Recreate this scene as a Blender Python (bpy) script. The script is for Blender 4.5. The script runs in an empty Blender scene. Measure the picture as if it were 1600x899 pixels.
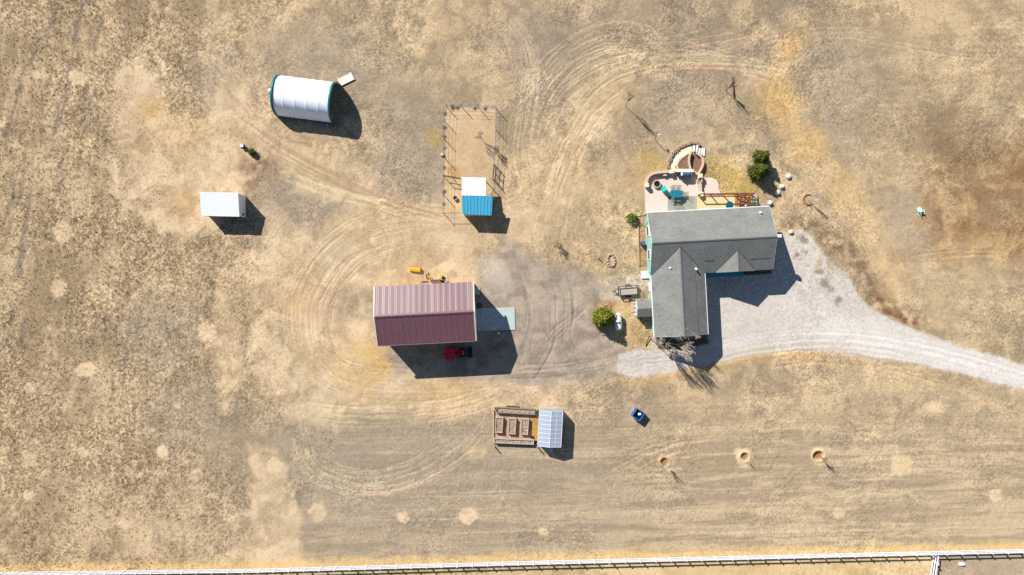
import bpy, bmesh, math, random
import numpy as np
from mathutils import Vector, Matrix
R = math.radians
S = 13.0          # photo pixels per metre on the ground
H = 82.3          # camera height
random.seed(7)
scene = bpy.context.scene
COL = scene.collection

def W(px, py, h=0.0):
    k = (H - h) / H / S
    return ((px - 800.0) * k, (449.5 - py) * k)

# ------------------------------------------------------------------ colour helpers
def lin1(c):
    c = c / 255.0
    return c / 12.92 if c <= 0.04045 else ((c + 0.055) / 1.055) ** 2.4
def lin(r, g, b, k=1.0):
    return (lin1(r) * k, lin1(g) * k, lin1(b) * k, 1.0)

def new_mat(name):
    m = bpy.data.materials.new(name); m.use_nodes = True
    nt = m.node_tree; b = nt.nodes['Principled BSDF']
    return m, nt, b

def mat(name, rgb, rough=0.7, var=0.12, scale=3.0, metal=0.0, bump=0.0, bscale=20.0, spec=0.3, rgb2=None, detail=5.0):
    m, nt, b = new_mat(name)
    b.inputs['Roughness'].default_value = rough
    b.inputs['Metallic'].default_value = metal
    b.inputs['Specular IOR Level'].default_value = spec
    c1 = lin(*rgb)
    if rgb2 is None:
        c2 = tuple(min(1, x * (1 + var)) for x in c1[:3]) + (1,)
        c1 = tuple(x * (1 - var) for x in c1[:3]) + (1,)
    else:
        c2 = lin(*rgb2)
    tc = nt.nodes.new('ShaderNodeTexCoord')
    n = nt.nodes.new('ShaderNodeTexNoise'); n.inputs['Scale'].default_value = scale; n.inputs['Detail'].default_value = detail
    n.inputs['Roughness'].default_value = 0.65
    r = nt.nodes.new('ShaderNodeValToRGB')
    r.color_ramp.elements[0].position = 0.3; r.color_ramp.elements[1].position = 0.7
    r.color_ramp.elements[0].color = c1; r.color_ramp.elements[1].color = c2
    nt.links.new(tc.outputs['Object'], n.inputs['Vector'])
    nt.links.new(n.outputs['Fac'], r.inputs['Fac'])
    nt.links.new(r.outputs['Color'], b.inputs['Base Color'])
    if bump > 0:
        n2 = nt.nodes.new('ShaderNodeTexNoise'); n2.inputs['Scale'].default_value = bscale
        bp = nt.nodes.new('ShaderNodeBump'); bp.inputs['Strength'].default_value = bump; bp.inputs['Distance'].default_value = 0.03
        nt.links.new(tc.outputs['Object'], n2.inputs['Vector'])
        nt.links.new(n2.outputs['Fac'], bp.inputs['Height'])
        nt.links.new(bp.outputs['Normal'], b.inputs['Normal'])
    return m

def attr_mat(name, rough=0.95, amt=0.35, scale=7.0, bump=0.5, spec=0.1):
    """base colour from the mesh's own 'Col' attribute, broken up by fine noise"""
    m, nt, b = new_mat(name)
    b.inputs['Roughness'].default_value = rough
    b.inputs['Specular IOR Level'].default_value = spec
    a = nt.nodes.new('ShaderNodeAttribute'); a.attribute_name = 'Col'
    if amt > 0:
        tc = nt.nodes.new('ShaderNodeTexCoord')
        n = nt.nodes.new('ShaderNodeTexNoise'); n.inputs['Scale'].default_value = scale; n.inputs['Detail'].default_value = 6; n.inputs['Roughness'].default_value = 0.75
        r = nt.nodes.new('ShaderNodeMapRange')
        r.inputs['From Min'].default_value = 0.3; r.inputs['From Max'].default_value = 0.7
        r.inputs['To Min'].default_value = 1 - amt; r.inputs['To Max'].default_value = 1 + amt
        mx = nt.nodes.new('ShaderNodeMix'); mx.data_type = 'RGBA'; mx.blend_type = 'MULTIPLY'; mx.inputs['Factor'].default_value = 1.0
        nt.links.new(tc.outputs['Object'], n.inputs['Vector'])
        nt.links.new(n.outputs['Fac'], r.inputs['Value'])
        nt.links.new(a.outputs['Color'], mx.inputs['A'])
        nt.links.new(r.outputs['Result'], mx.inputs['B'])
        nt.links.new(mx.outputs['Result'], b.inputs['Base Color'])
        if bump > 0:
            bp = nt.nodes.new('ShaderNodeBump'); bp.inputs['Strength'].default_value = bump; bp.inputs['Distance'].default_value = 0.05
            nt.links.new(n.outputs['Fac'], bp.inputs['Height']); nt.links.new(bp.outputs['Normal'], b.inputs['Normal'])
    else:
        nt.links.new(a.outputs['Color'], b.inputs['Base Color'])
    return m

# ------------------------------------------------------------------ mesh builder
class MB:
    def __init__(self): self.v = []; self.f = []; self.chunks = []
    def add(self, vs, fs):
        self.chunks.append((list(vs), list(fs))); o = len(self.v); self.v += [tuple(p) for p in vs]; self.f += [tuple(i + o for i in f) for f in fs]; return self
    def box(self, x0, x1, y0, y1, z0, z1):
        return self.add([(x0,y0,z0),(x1,y0,z0),(x1,y1,z0),(x0,y1,z0),(x0,y0,z1),(x1,y0,z1),(x1,y1,z1),(x0,y1,z1)],
                        [(0,3,2,1),(4,5,6,7),(0,1,5,4),(1,2,6,5),(2,3,7,6),(3,0,4,7)])
    def cbox(self, cx, cy, cz, sx, sy, sz, rz=0.0, rx=0.0, ry=0.0):
        M = Matrix.Rotation(rz,3,'Z') @ Matrix.Rotation(ry,3,'Y') @ Matrix.Rotation(rx,3,'X')
        vs = []
        for dz in (-.5,.5):
            for dx,dy in ((-.5,-.5),(.5,-.5),(.5,.5),(-.5,.5)):
                p = M @ Vector((dx*sx,dy*sy,dz*sz)); vs.append((cx+p.x,cy+p.y,cz+p.z))
        return self.add(vs, [(0,3,2,1),(4,5,6,7),(0,1,5,4),(1,2,6,5),(2,3,7,6),(3,0,4,7)])
    def prism(self, poly, z0, z1):
        n = len(poly)
        a = sum(poly[i][0]*poly[(i+1)%n][1]-poly[(i+1)%n][0]*poly[i][1] for i in range(n))
        if a < 0: poly = poly[::-1]
        vs = [(x,y,z0) for x,y in poly] + [(x,y,z1) for x,y in poly]
        fs = [tuple(range(n-1,-1,-1)), tuple(range(n,2*n))] + [(i,(i+1)%n,n+(i+1)%n,n+i) for i in range(n)]
        return self.add(vs, fs)
    def slab(self, pts, t):
        """planar polygon thickened by t downward (z)"""
        n = len(pts)
        a = sum(pts[i][0]*pts[(i+1)%n][1]-pts[(i+1)%n][0]*pts[i][1] for i in range(n))
        if a < 0: pts = pts[::-1]
        vs = [(x,y,z-t) for x,y,z in pts] + [tuple(p) for p in pts]
        fs = [tuple(range(n-1,-1,-1)), tuple(range(n,2*n))] + [(i,(i+1)%n,n+(i+1)%n,n+i) for i in range(n)]
        return self.add(vs, fs)
    def wallpoly(self, pts, d):
        """vertical/any planar polygon thickened by vector d"""
        n = len(pts)
        vs = [tuple(p) for p in pts] + [(p[0]+d[0],p[1]+d[1],p[2]+d[2]) for p in pts]
        fs = [tuple(range(n-1,-1,-1)), tuple(range(n,2*n))] + [(i,(i+1)%n,n+(i+1)%n,n+i) for i in range(n)]
        return self.add(vs, fs)
    def tube(self, p0, p1, r0, r1=None, n=6):
        r1 = r0 if r1 is None else r1
        p0 = Vector(p0); p1 = Vector(p1); d = p1-p0
        if d.length < 1e-6: return self
        d.normalize(); a = Vector((0,0,1)) if abs(d.z) < .9 else Vector((1,0,0))
        u = d.cross(a).normalized(); w = d.cross(u)
        vs = []
        for p,r in ((p0,r0),(p1,r1)):
            for i in range(n):
                t = 2*math.pi*i/n; vs.append(p + u*math.cos(t)*r + w*math.sin(t)*r)
        fs = [(i,(i+1)%n,n+(i+1)%n,n+i) for i in range(n)] + [tuple(range(n-1,-1,-1)), tuple(range(n,2*n))]
        return self.add(vs, fs)
    def path(self, pts, r, n=6):
        for a,b in zip(pts[:-1], pts[1:]): self.tube(a,b,r,n=n)
        return self
    def lathe(self, prof, cx=0, cy=0, n=20, axis='z', z0=0):
        vs = []; m = len(prof)
        for r,z in prof:
            for i in range(n):
                t = 2*math.pi*i/n
                if axis == 'z': vs.append((cx+r*math.cos(t), cy+r*math.sin(t), z))
                elif axis == 'y': vs.append((cx+r*math.cos(t), cy+z, z0+r*math.sin(t)))
                else: vs.append((cx+z, cy+r*math.cos(t), z0+r*math.sin(t)))
        fs = [(j*n+i, j*n+(i+1)%n, (j+1)*n+(i+1)%n, (j+1)*n+i) for j in range(m-1) for i in range(n)]
        fs += [tuple(range(n-1,-1,-1)), tuple(range((m-1)*n, m*n))]
        return self.add(vs, fs)
    def blob(self, cx, cy, cz, rx, ry, rz, seed=0, rough=.18, nu=12, nv=8):
        rr = random.Random(seed); vs = []; fs = []
        for j in range(nv+1):
            ph = math.pi*j/nv
            for i in range(nu):
                t = 2*math.pi*i/nu; k = 1+rr.uniform(-rough,rough)
                vs.append((cx+rx*k*math.sin(ph)*math.cos(t), cy+ry*k*math.sin(ph)*math.sin(t), cz+rz*k*math.cos(ph)))
        for j in range(nv):
            for i in range(nu): fs.append((j*nu+i,(j+1)*nu+i,(j+1)*nu+(i+1)%nu,j*nu+(i+1)%nu))
        return self.add(vs, fs)
    def ribbon(self, pts, w, z0, z1):
        """curved wall along 2D pts"""
        n = len(pts); L=[]; Rr=[]
        for i in range(n):
            a = pts[max(i-1,0)]; b = pts[min(i+1,n-1)]
            dx,dy = b[0]-a[0], b[1]-a[1]; l = math.hypot(dx,dy) or 1
            nx,ny = -dy/l*w/2, dx/l*w/2
            L.append((pts[i][0]+nx,pts[i][1]+ny)); Rr.append((pts[i][0]-nx,pts[i][1]-ny))
        vs = [(x,y,z0) for x,y in L]+[(x,y,z0) for x,y in Rr]+[(x,y,z1) for x,y in L]+[(x,y,z1) for x,y in Rr]
        fs = []
        for i in range(n-1):
            fs += [(i,i+1,n+i+1,n+i),(2*n+i,3*n+i,3*n+i+1,2*n+i+1),(i,2*n+i,2*n+i+1,i+1),(n+i,n+i+1,3*n+i+1,3*n+i)]
        fs += [(0,n,3*n,2*n),(n-1,3*n-1,4*n-1,2*n-1)]
        return self.add(vs, fs)
    def build_each(self, name, m, parent=None):
        return [MB().add(a,b).build(name, m, parent) for a,b in self.chunks]
    def build(self, name, m, parent=None, smooth=False, bevel=0.0):
        me = bpy.data.meshes.new(name); me.from_pydata(self.v, [], self.f); me.validate()
        bm = bmesh.new(); bm.from_mesh(me); bmesh.ops.recalc_face_normals(bm, faces=bm.faces); bm.to_mesh(me); bm.free()
        me.materials.append(m)
        if smooth:
            me.polygons.foreach_set('use_smooth', [True]*len(me.polygons))
        o = bpy.data.objects.new(name, me); COL.objects.link(o)
        if parent is not None: o.parent = parent
        if bevel > 0:
            md = o.modifiers.new('soft', 'BEVEL'); md.width = bevel; md.segments = 2; md.limit_method = 'ANGLE'
        return o

def tag(o, label=None, cat=None, group=None, kind=None):
    if label: o['label'] = label
    if cat: o['category'] = cat
    if group: o['group'] = group
    if kind: o['kind'] = kind
    return o
def thing(name, label, cat, loc=(0,0,0), rz=0.0, group=None):
    o = bpy.data.objects.new(name, None); o.empty_display_size = .3; COL.objects.link(o)
    o.location = loc if len(loc)==3 else (loc[0],loc[1],0); o.rotation_euler = (0,0,rz)
    return tag(o, label, cat, group)
def copy_tree(o, parent=None):
    c = o.copy(); COL.objects.link(c)
    if parent is not None: c.parent = parent
    for ch in o.children: copy_tree(ch, c)
    return c
def struct(o): o['kind'] = 'structure'; return o

# ================================================================== GROUND
rngN = np.random.RandomState(11)
TAB = rngN.rand(65536).astype(np.float32)
def vnoise(x, y, seed=0):
    xi = np.floor(x).astype(np.int64); yi = np.floor(y).astype(np.int64)
    fx = (x-xi).astype(np.float32); fy = (y-yi).astype(np.float32)
    fx = fx*fx*fx*(fx*(fx*6-15)+10); fy = fy*fy*fy*(fy*(fy*6-15)+10)
    def h(a,b): return TAB[((a*73856093) ^ (b*19349663) ^ (seed*83492791)) & 65535]
    a = h(xi,yi); b = h(xi+1,yi); c = h(xi,yi+1); d = h(xi+1,yi+1)
    return a+(b-a)*fx + (c-a)*fy + (a-b-c+d)*fx*fy
def fbm(x, y, sc, seed=0, oct=4, gain=.5):
    s = 0; amp = 1.0; tot = 0
    ca, sa = math.cos(.6), math.sin(.6)
    x = x/sc; y = y/sc
    for i in range(oct):
        s = s + amp*vnoise(x, y, seed*17+i); tot += amp; amp *= gain
        x, y = (x*ca - y*sa)*2.03+13.7, (x*sa + y*ca)*2.03+7.1
    return s/tot
def streak(u, v, L, sc, seed):
    o = 0; tot = 0
    for i,(f,a) in enumerate(((1,1),(.55,.8),(.3,.6),(.17,.45))):
        wob = 1.4*sc*(vnoise(u/(L*.6), v/(sc*9), seed+50+i)-.5)
        o = o + a*vnoise(u/(L*(f**.5)), (v+wob)/(sc*f), seed+i); tot += a
    return o/tot
def sstep(a, b, x):
    t = np.clip((x-a)/(b-a), 0, 1); return t*t*(3-2*t)
def catmull(pts, n=8):
    out = []
    P = [pts[0]] + list(pts) + [pts[-1]]
    for i in range(1, len(P)-2):
        p0,p1,p2,p3 = [np.array(p,float) for p in P[i-1:i+3]]
        for k in range(n):
            t = k/n
            out.append(tuple(.5*((2*p1)+(-p0+p2)*t+(2*p0-5*p1+4*p2-p3)*t*t+(-p0+3*p1-3*p2+p3)*t**3)))
    out.append(tuple(pts[-1])); return out

class Field:
    """evaluates the ground's own colours at photo-scale coordinates X, Y"""
    def __init__(self, X, Y):
        self.X = X.astype(np.float64); self.Y = Y.astype(np.float64)
        X, Y = self.X, self.Y
        self.wx = X + 14*(fbm(X,Y,22,1,4)-.5) + 5*(fbm(X,Y,5,2,2)-.5)
        self.wy = Y + 14*(fbm(X,Y,22,3,4)-.5) + 5*(fbm(X,Y,5,4,2)-.5)
        self.sx = X + 4*(fbm(X,Y,14,31,3)-.5); self.sy = Y + 4*(fbm(X,Y,14,32,3)-.5)
    def _xy(self, warp): return (self.wx,self.wy) if warp==2 else (self.sx,self.sy) if warp==1 else (self.X,self.Y)
    def stroke(self, pts, w, soft=None, warp=2, smooth=True):
        soft = w*.6 if soft is None else soft
        if smooth and len(pts)>2: pts = catmull(pts, 6)
        x,y = self._xy(warp); pad = w/2+soft+12
        xs = [p[0] for p in pts]; ys = [p[1] for p in pts]
        m = (self.X>min(xs)-pad)&(self.X<max(xs)+pad)&(self.Y>min(ys)-pad)&(self.Y<max(ys)+pad)
        out = np.zeros(self.X.shape, np.float32)
        if not m.any(): return out
        xm = x[m]; ym = y[m]; d = np.full(xm.shape, 1e9)
        for (ax,ay),(bx,by) in zip(pts[:-1], pts[1:]):
            dx,dy = bx-ax,by-ay; l2 = dx*dx+dy*dy+1e-9
            t = np.clip(((xm-ax)*dx+(ym-ay)*dy)/l2,0,1)
            d = np.minimum(d, (xm-ax-t*dx)**2+(ym-ay-t*dy)**2)
        d = np.sqrt(d)
        out[m] = 1-sstep(w/2-soft/2, w/2+soft/2, d); return out
    def poly(self, pts, soft=8, warp=2):
        x,y = self._xy(warp); pad = soft+14
        xs = [p[0] for p in pts]; ys = [p[1] for p in pts]
        m = (self.X>min(xs)-pad)&(self.X<max(xs)+pad)&(self.Y>min(ys)-pad)&(self.Y<max(ys)+pad)
        out = np.zeros(self.X.shape, np.float32)
        if not m.any(): return out
        xm = x[m]; ym = y[m]; d = np.full(xm.shape, 1e9); ins = np.zeros(xm.shape, bool)
        n = len(pts)
        for i in range(n):
            ax,ay = pts[i]; bx,by = pts[(i+1)%n]
            dx,dy = bx-ax,by-ay; l2 = dx*dx+dy*dy+1e-9
            t = np.clip(((xm-ax)*dx+(ym-ay)*dy)/l2,0,1)
            d = np.minimum(d, (xm-ax-t*dx)**2+(ym-ay-t*dy)**2)
            if ay != by:
                c = ((ay>ym)!=(by>ym)) & (xm < (bx-ax)*(ym-ay)/(by-ay)+ax); ins ^= c
        d = np.sqrt(d); d = np.where(ins,-d,d)
        out[m] = 1-sstep(-soft/2, soft/2, d); return out
    def disc(self, cx, cy, r, soft=None, warp=2, ax=1.0):
        soft = r*.6 if soft is None else soft
        x,y = self._xy(warp)
        return (1-sstep(r-soft/2, r+soft/2, np.hypot((x-cx)*ax, y-cy))).astype(np.float32)

GRAVEL = [(966,553),(978,549),(1000,547),(1018,548),(1022,520),(1100,500),(1100,425),(1160,429),(1208,426),(1214,372),(1226,366),(1252,357),(1264,362),(1272,378),(1288,396),(1302,412),(1322,426),(1332,445),(1342,462),(1356,476),(1372,488),(1392,499),(1422,512),(1462,528),(1502,541),(1552,555),(1800,640),
          (1800,672),(1610,610),(1540,594),(1480,577),(1420,566),(1360,558),(1300,551),(1250,548),(1215,550),(1170,557),(1120,566),(1085,571),(1060,577),(1040,582),(1010,587),(985,588),(964,583)]
YARD = [(782,372),(812,383),(838,406),(872,418),(916,421),(942,431),(948,450),(938,471),(926,487),(933,505),(952,526),(974,547),(970,584),(930,599),(868,602),(800,598),(760,594),(700,590),(620,584),(600,545),(742,530),(742,455),(776,420)]
def compute_ground(X, Y):
    F = Field(X, Y); X = F.X; Y = F.Y
    q1 = fbm(X,Y,34,71,3)-.5; q2 = fbm(X,Y,34,72,3)-.5
    sw = fbm(X+46*q1, Y+46*q2, 20, 73, 5, .6); sw2 = fbm(X-30*q2, Y+30*q1, 70, 74, 5)
    lowc = np.clip((fbm(X,Y,70,75,3)-.34)*3.0,0,1)
    n5 = .5*fbm(X,Y,1.7,76,1)+.5*np.random.RandomState(92).rand(*X.shape).astype(np.float32)
    n0 = fbm(X,Y,260,5,4); n1 = fbm(X,Y,90,6,5); n2 = fbm(X,Y,30,7,4); n3 = fbm(X,Y,9,8,3); n4 = fbm(X,Y,2.7,9,2); wn = np.random.RandomState(91).rand(*X.shape).astype(np.float32)
    A = lambda r,g,b: np.array([r,g,b], np.float32)
    col = np.empty(X.shape+(3,), np.float32)
    t = np.clip((n1-.5)*1.9+(sw-.5)*2.0+(sw2-.5)*.8+.5,0,1)[...,None]
    col[:] = A(163,145,115)*(1-t) + A(203,178,138)*t
    dens = np.ones(X.shape, np.float32)      # how much standing grass
    def mix(m, c, k=1.0):
        m = np.clip(m*k,0,1)[...,None]
        if isinstance(c, tuple): c = A(*c)
        col[:] = col*(1-m) + c*m
    def vari(m, c1, c2, f, k=1.0):
        f = np.clip(f+0*n0,0,1)[...,None]; mm = np.clip(m*k,0,1)[...,None]
        col[:] = col*(1-mm) + (A(*c1)*(1-f)+A(*c2)*f)*mm
    # ---- mowing streaks over the southern and eastern field
    ang = R(-1.3); u = X*math.cos(ang)+Y*math.sin(ang); v = -X*math.sin(ang)+Y*math.cos(ang)
    st = streak(u, v, 170, 14, 200)
    south = sstep(610,720,Y)*sstep(440,500,X)
    st2 = streak(u, v, 60, 6, 230)
    vari(south, (166,148,119), (204,182,144), .5+(st-.5)*4.2+(sw-.5)*.7+(st2-.5)*2.6+(n1-.5)*1.0, .95)
    east = sstep(1180,1350,X)*(1-sstep(600,640,Y))*.6
    vari(east, (172,151,117), (206,182,140), .5+(st-.5)*2.8+(sw-.5)*1.0+(n1-.5)*1.4+(st2-.5)*1.2, .85)
    south_e = sstep(1000,1250,X)*sstep(560,640,Y)
    mix(south_e, (206,184,148), .22)
    mown = np.clip(south+east,0,1)
    # ---- rough weedy field on the west side
    edge = 430+30*np.sin(Y/90.)+20*(n2-.5)*4
    west = 1-sstep(-70,60,X-edge); west = west*(1-.45*sstep(200,430,X))
    vx = X+.22*(Y-100)*np.clip(1-X/330,0,1); stw = streak(Y, vx, 120, 15, 260)
    vari(west, (158,137,105), (205,181,142), .5+(n1-.5)*1.8+(sw-.5)*1.2+(stw-.5)*3.0, .9)
    cl = fbm(X,Y,26,81,3); m4 = fbm(X,Y,4.6,82,3)
    mott = np.clip((m4-.60)*6+(cl-.5)*3.2+(lowc-.5)*1.1+(n1-.5)*2.0+(stw-.5)*2.4,0,1)*west
    mix(mott, (112,90,63), .40)
    vari(west, (122,100,70), (218,195,156), .5+(n4-.5)*2.6, .10+.30*lowc)
    # bluish mowing tracks in the weeds
    tr = [([(60,60),(40,110),(22,170),(8,215)],2.6),([(132,0),(124,35),(118,62)],3),([(160,25),(152,60),(147,78)],2.4),([(112,90),(104,150),(92,190)],3.2),
          ([(92,0),(80,45),(70,70)],2.2),([(132,135),(124,170),(118,190)],2.2),([(24,270),(16,320),(4,350)],2.6),([(60,250),(45,330),(36,400),(24,470),(10,530),(0,545)],2.8),
          ([(100,240),(92,290),(84,340)],1.8),([(48,450),(40,500),(28,540)],2.6),([(60,410),(54,440),(48,470)],2.4),([(86,460),(82,500),(80,540)],2),([(152,480),(149,520),(146,545)],2.2),
          ([(203,495),(200,530),(197,560)],2.4),([(218,495),(217,550)],1.6),([(175,580),(172,640)],1.6),([(40,330),(28,420),(22,450)],2.0),([(108,500),(104,545)],2.2),([(64,590),(60,640)],1.8),([(90,160),(84,210)],2.2),([(145,160),(136,205)],2)]
    rz = np.zeros(X.shape, np.float32)
    for pts,w in tr:
        s = F.stroke(pts, w+2.0, 6.5, 2)*np.clip((n2-.25)*3,0,1)*np.clip(.1+1.5*(n5-.2)+.8*(n4-.4),0,1); mix(s, (106,97,94), .85); rz -= .05*s
    rr = random.Random(5)
    for k in range(44):
        x0 = rr.uniform(0,330); y0 = rr.uniform(20,860); L = rr.uniform(30,120); tl = .22*max(0,1-x0/300)
        s = F.stroke([(x0,y0),(x0-L*tl,y0+L)], 3.0, 5, 2)*np.clip((n2-.3)*3,0,1)
        mix(s, rr.choice([(206,184,146),(128,112,98),(128,112,98)]), .38)
    for k in range(90):
        x0 = rr.uniform(20,400); y0 = rr.uniform(430,800) if x0>160 else rr.uniform(20,800); L = rr.uniform(60,220); tl = .20*max(0,1-x0/330)
        s = F.stroke([(x0,y0),(x0-L*tl,y0+L)], 1.6, 2.4, 1)*np.clip(.1+1.8*(n2-.25),0,1)*(Y<870)
        mix(s, rr.choice([(216,195,158),(216,195,158),(134,114,88)]), .42)
    # grey stubble areas
    for cx,cy,r,ax in ((500,110,75,.7),(640,190,70,1),(690,250,60,1.4),(650,270,60,1),(850,110,60,1.3),(830,60,40,.6),(560,330,60,.5),(450,325,60,.7),(560,700,110,.7),(700,760,160,.5),(1320,120,75,1),(1290,230,50,1),(1060,170,55,1),(900,560,40,1),(1430,340,50,1),(300,650,60,.8),(250,520,60,1),(340,120,45,1)):
        mix(F.disc(cx,cy,r,r*1.1,2,ax), (160,147,126), .5)
    for cx,cy,r,ax in ((1000,40,60,.5),(880,80,40,.6),(860,150,30,1),(1110,90,50,.6),(1240,20,40,.7)):
        mix(F.disc(cx,cy,r,r,2,ax), (140,126,108), .42)
    # ---- bare dirt
    dirt = np.zeros(X.shape, np.float32)
    def D(m, k=1.0):
        nonlocal dirt; dirt = np.maximum(dirt, m*k)
    D(F.poly([(186,105),(236,96),(262,168),(300,210),(330,150),(372,104),(392,150),(400,215),(384,300),(350,350),(300,372),(240,352),(196,330),(160,285),(176,240)],26), .95)
    D(F.stroke([(370,180),(440,235),(520,285),(600,318),(690,345),(790,350),(850,318),(872,262),(905,200),(960,140)],54,40), .95)
    D(F.stroke([(720,362),(610,352),(530,380),(482,440),(470,505),(492,570),(560,608),(680,610),(860,604)],78,40), 1)
    D(F.stroke([(430,360),(425,450),(420,540),(440,600),(520,635)],62,50), .85)
    D(F.poly([(400,372),(500,350),(600,326),(742,342),(742,400),(600,408),(584,445),(584,530),(612,594),(800,600),(720,636),(560,640),(470,622),(402,604),(392,480)],40), .8)
    D(F.poly([(340,440),(366,460),(382,520),(380,600),(350,650),(330,560)],24), .9)
    D(F.poly([(385,690),(436,700),(452,770),(472,800),(470,882),(330,890),(390,830)],14), .85)
    D(F.poly([(200,740),(300,800),(250,860),(160,850)],50), .3)
    D(F.stroke([(810,330),(830,280),(850,250),(880,215)],40,30), .7)
    D(F.stroke([(760,360),(800,372),(840,345)],40,40),.8)
    D(F.poly([(560,410),(640,395),(740,400),(742,440),(590,450)],26), .75)
    D(F.stroke([(690,640),(740,620),(800,606)],34,30),.5)
    for cx,cy,r in ((98,362,17),(92,450,14),(325,520,17),(133,577,14),(47,606,9.5),(249,706,10),(45,721,11),(44,774,8.5),(731,807,15),(630,809,9.5),(497,800,14),(427,727,15),(846,831,8),(1310,802,9.5),(1556,775,9.5),(195,818,10),(306,745,10),(320,85,10),(267,12,6),(122,120,13),(60,115,9),(1163,714,15),(1279,712,16),(1039,722,13),(140,405,6),(205,310,14),(130,705,8),(745,705,14),(278,634,7),(1460,635,12),(390,548,5)):
        k = .85+.15*((cx*7+cy)%5)/4
        D(F.disc(cx,cy,r*.95,r*.25,2), k*.9); D(F.disc(cx+r*.3,cy-r*.2,r*.8,r*.5,2), .5)
    discs = dirt*0
    for cx,cy,r in ((98,362,17),(92,450,14),(325,520,16),(133,577,14),(47,606,9.5),(249,706,10),(44,774,8.5),(731,807,15),(630,809,9.5),(427,727,14),(1310,802,9.5),(1556,775,9.5),(1460,635,9),(846,831,6)): discs = np.maximum(discs, F.disc(cx,cy,r*.92,r*.16,2 if cx%2 else 1)*np.clip(.8+.7*(n4-.4)+.5*(sw-.5),0,1)*(.85+.15*((cx*3)%4)/3))
    D(F.poly([(1394,712),(1424,711),(1424,740),(1392,742)],6,1), .75)
    f = .5+(sw-.5)*1.9+(sw2-.5)*1.3+(n4-.5)*.35
    dirt = np.clip(dirt+(dirt>.02)*(dirt<.97)*(sw-.5)*.9,0,1)
    vari(dirt, (194,168,128), (221,197,158), f, .92); dens *= 1-.9*np.clip(dirt,0,1)
    mix(discs, (229,203,162), .9); mix(F.poly([(1394,712),(1424,711),(1424,740),(1392,742)],5,1),(228,202,156),.6)
    # tonal patches inside the dirt
    for cx,cy,r,c,k in ((235,165,20,(205,165,95),.7),(290,322,26,(196,158,108),.6),(215,150,30,(206,180,150),.5),(290,205,40,(218,186,134),.5),(470,470,24,(208,170,116),.5),(520,400,28,(204,186,160),.4),(600,560,30,(205,164,95),.6),(560,575,40,(208,172,110),.55),(700,612,40,(206,170,116),.5),(690,335,40,(206,184,150),.5),(830,290,30,(214,186,140),.4)):
        mix(F.disc(cx,cy,r,r,2)*np.clip(.3+1.4*(n3-.1),0,1), c, k)
    # braided wheel tracks
    def tracks(pts, n, spread, w, c, k, seed, cut=True):
        nonlocal rz, dens
        r2 = random.Random(seed); pts = catmull(pts,6)
        P = np.array(pts)
        for i in range(int(n*2.2)):
            off = r2.uniform(-spread,spread); a = 0; b = len(P)
            if cut: a = r2.randint(0,len(P)//2); b = r2.randint(len(P)//2+2,len(P))
            if b-a < 4: a,b = 0,len(P)
            Q = P[a:b]; T = np.gradient(Q,axis=0); T /= np.linalg.norm(T,axis=1)[:,None]+1e-6
            dr = r2.uniform(-.25,.25)*spread*np.linspace(-1,1,len(Q))
            Qo = Q+np.stack([-T[:,1],T[:,0]],1)*(off+dr)[:,None]
            cc = tuple(v+r2.uniform(-12,8) for v in c)
            s = F.stroke([tuple(q) for q in Qo], w*r2.uniform(.45,1.1), w*.9, 1, False)
            s = s*np.clip(.45+1.2*(sw-.2),0,1)
            mix(s, cc, min(1,1.7*k*r2.uniform(.5,1))); rz -= .025*s; dens *= 1-.6*s*k
    lt = (216,196,158)
    tracks([(815,225),(838,150),(880,95),(940,60),(1000,60),(1040,90),(1046,130)],10,26,1.5,lt,.6,1)
    tracks([(830,225),(865,150),(920,105),(985,85),(1060,80),(1180,60)],9,22,1.6,lt,.55,2)
    tracks([(880,215),(930,140),(1000,105),(1090,95),(1180,100),(1240,110)],9,14,2,(212,188,146),.6,3)
    tracks([(1060,78),(1140,95),(1210,120),(1240,170)],8,14,1.6,lt,.55,4)
    tracks([(1600,90),(1500,85),(1410,70),(1330,55),(1240,60),(1150,90)],7,14,2,(214,192,152),.26,5)
    tracks([(1560,80),(1500,40),(1480,0)],4,14,2,(214,192,150),.4,6)
    tracks([(812,60),(826,120),(818,180),(812,240),(822,300)],10,18,1.8,lt,.5,7)
    tracks([(785,20),(830,80),(826,140)],5,12,1.6,lt,.45,8)
    tracks([(1240,100),(1218,160),(1240,220),(1300,280),(1350,350),(1388,430),(1402,490)],12,24,2.2,(222,190,132),.5,9)
    tracks([(1600,412),(1550,400),(1480,400),(1400,410)],4,8,3,(220,190,136),.3,10)
    tracks([(1510,290),(1516,340),(1518,400)],6,12,1.8,(204,178,132),.6,11,False)
    tracks([(1458,190),(1490,210),(1500,240),(1500,280)],5,7,1.8,(216,192,150),.5,12)
    tracks([(480,690),(500,730),(560,752),(640,738),(720,690),(760,640)],11,26,1.6,lt,.5,13)
    tracks([(455,600),(470,680),(500,740),(600,770)],7,16,1.8,lt,.4,14)
    tracks([(740,362),(640,352),(550,382),(500,440),(480,500),(505,575),(570,606),(690,610),(860,600)],12,40,2.6,(226,204,166),.16,15)
    tracks([(740,358),(640,350),(545,378),(490,440),(474,505),(500,582),(570,612),(690,616)],12,44,2.0,(180,155,118),.17,16)
    tracks([(370,190),(450,245),(540,290),(640,330),(720,345)],8,14,2.2,(176,150,112),.45,17)
    tracks([(440,270),(520,300),(600,320)],5,10,2.5,(226,204,166),.5,18)
    tracks([(840,420),(870,320),(890,250),(930,180),(990,130)],12,26,2.0,(222,198,152),.5,19)
    tracks([(850,320),(870,260),(905,200)],8,20,2.0,(172,148,112),.35,20)
    tracks([(230,65),(250,95),(258,120)],3,3,2,(216,190,150),.7,21)
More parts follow.
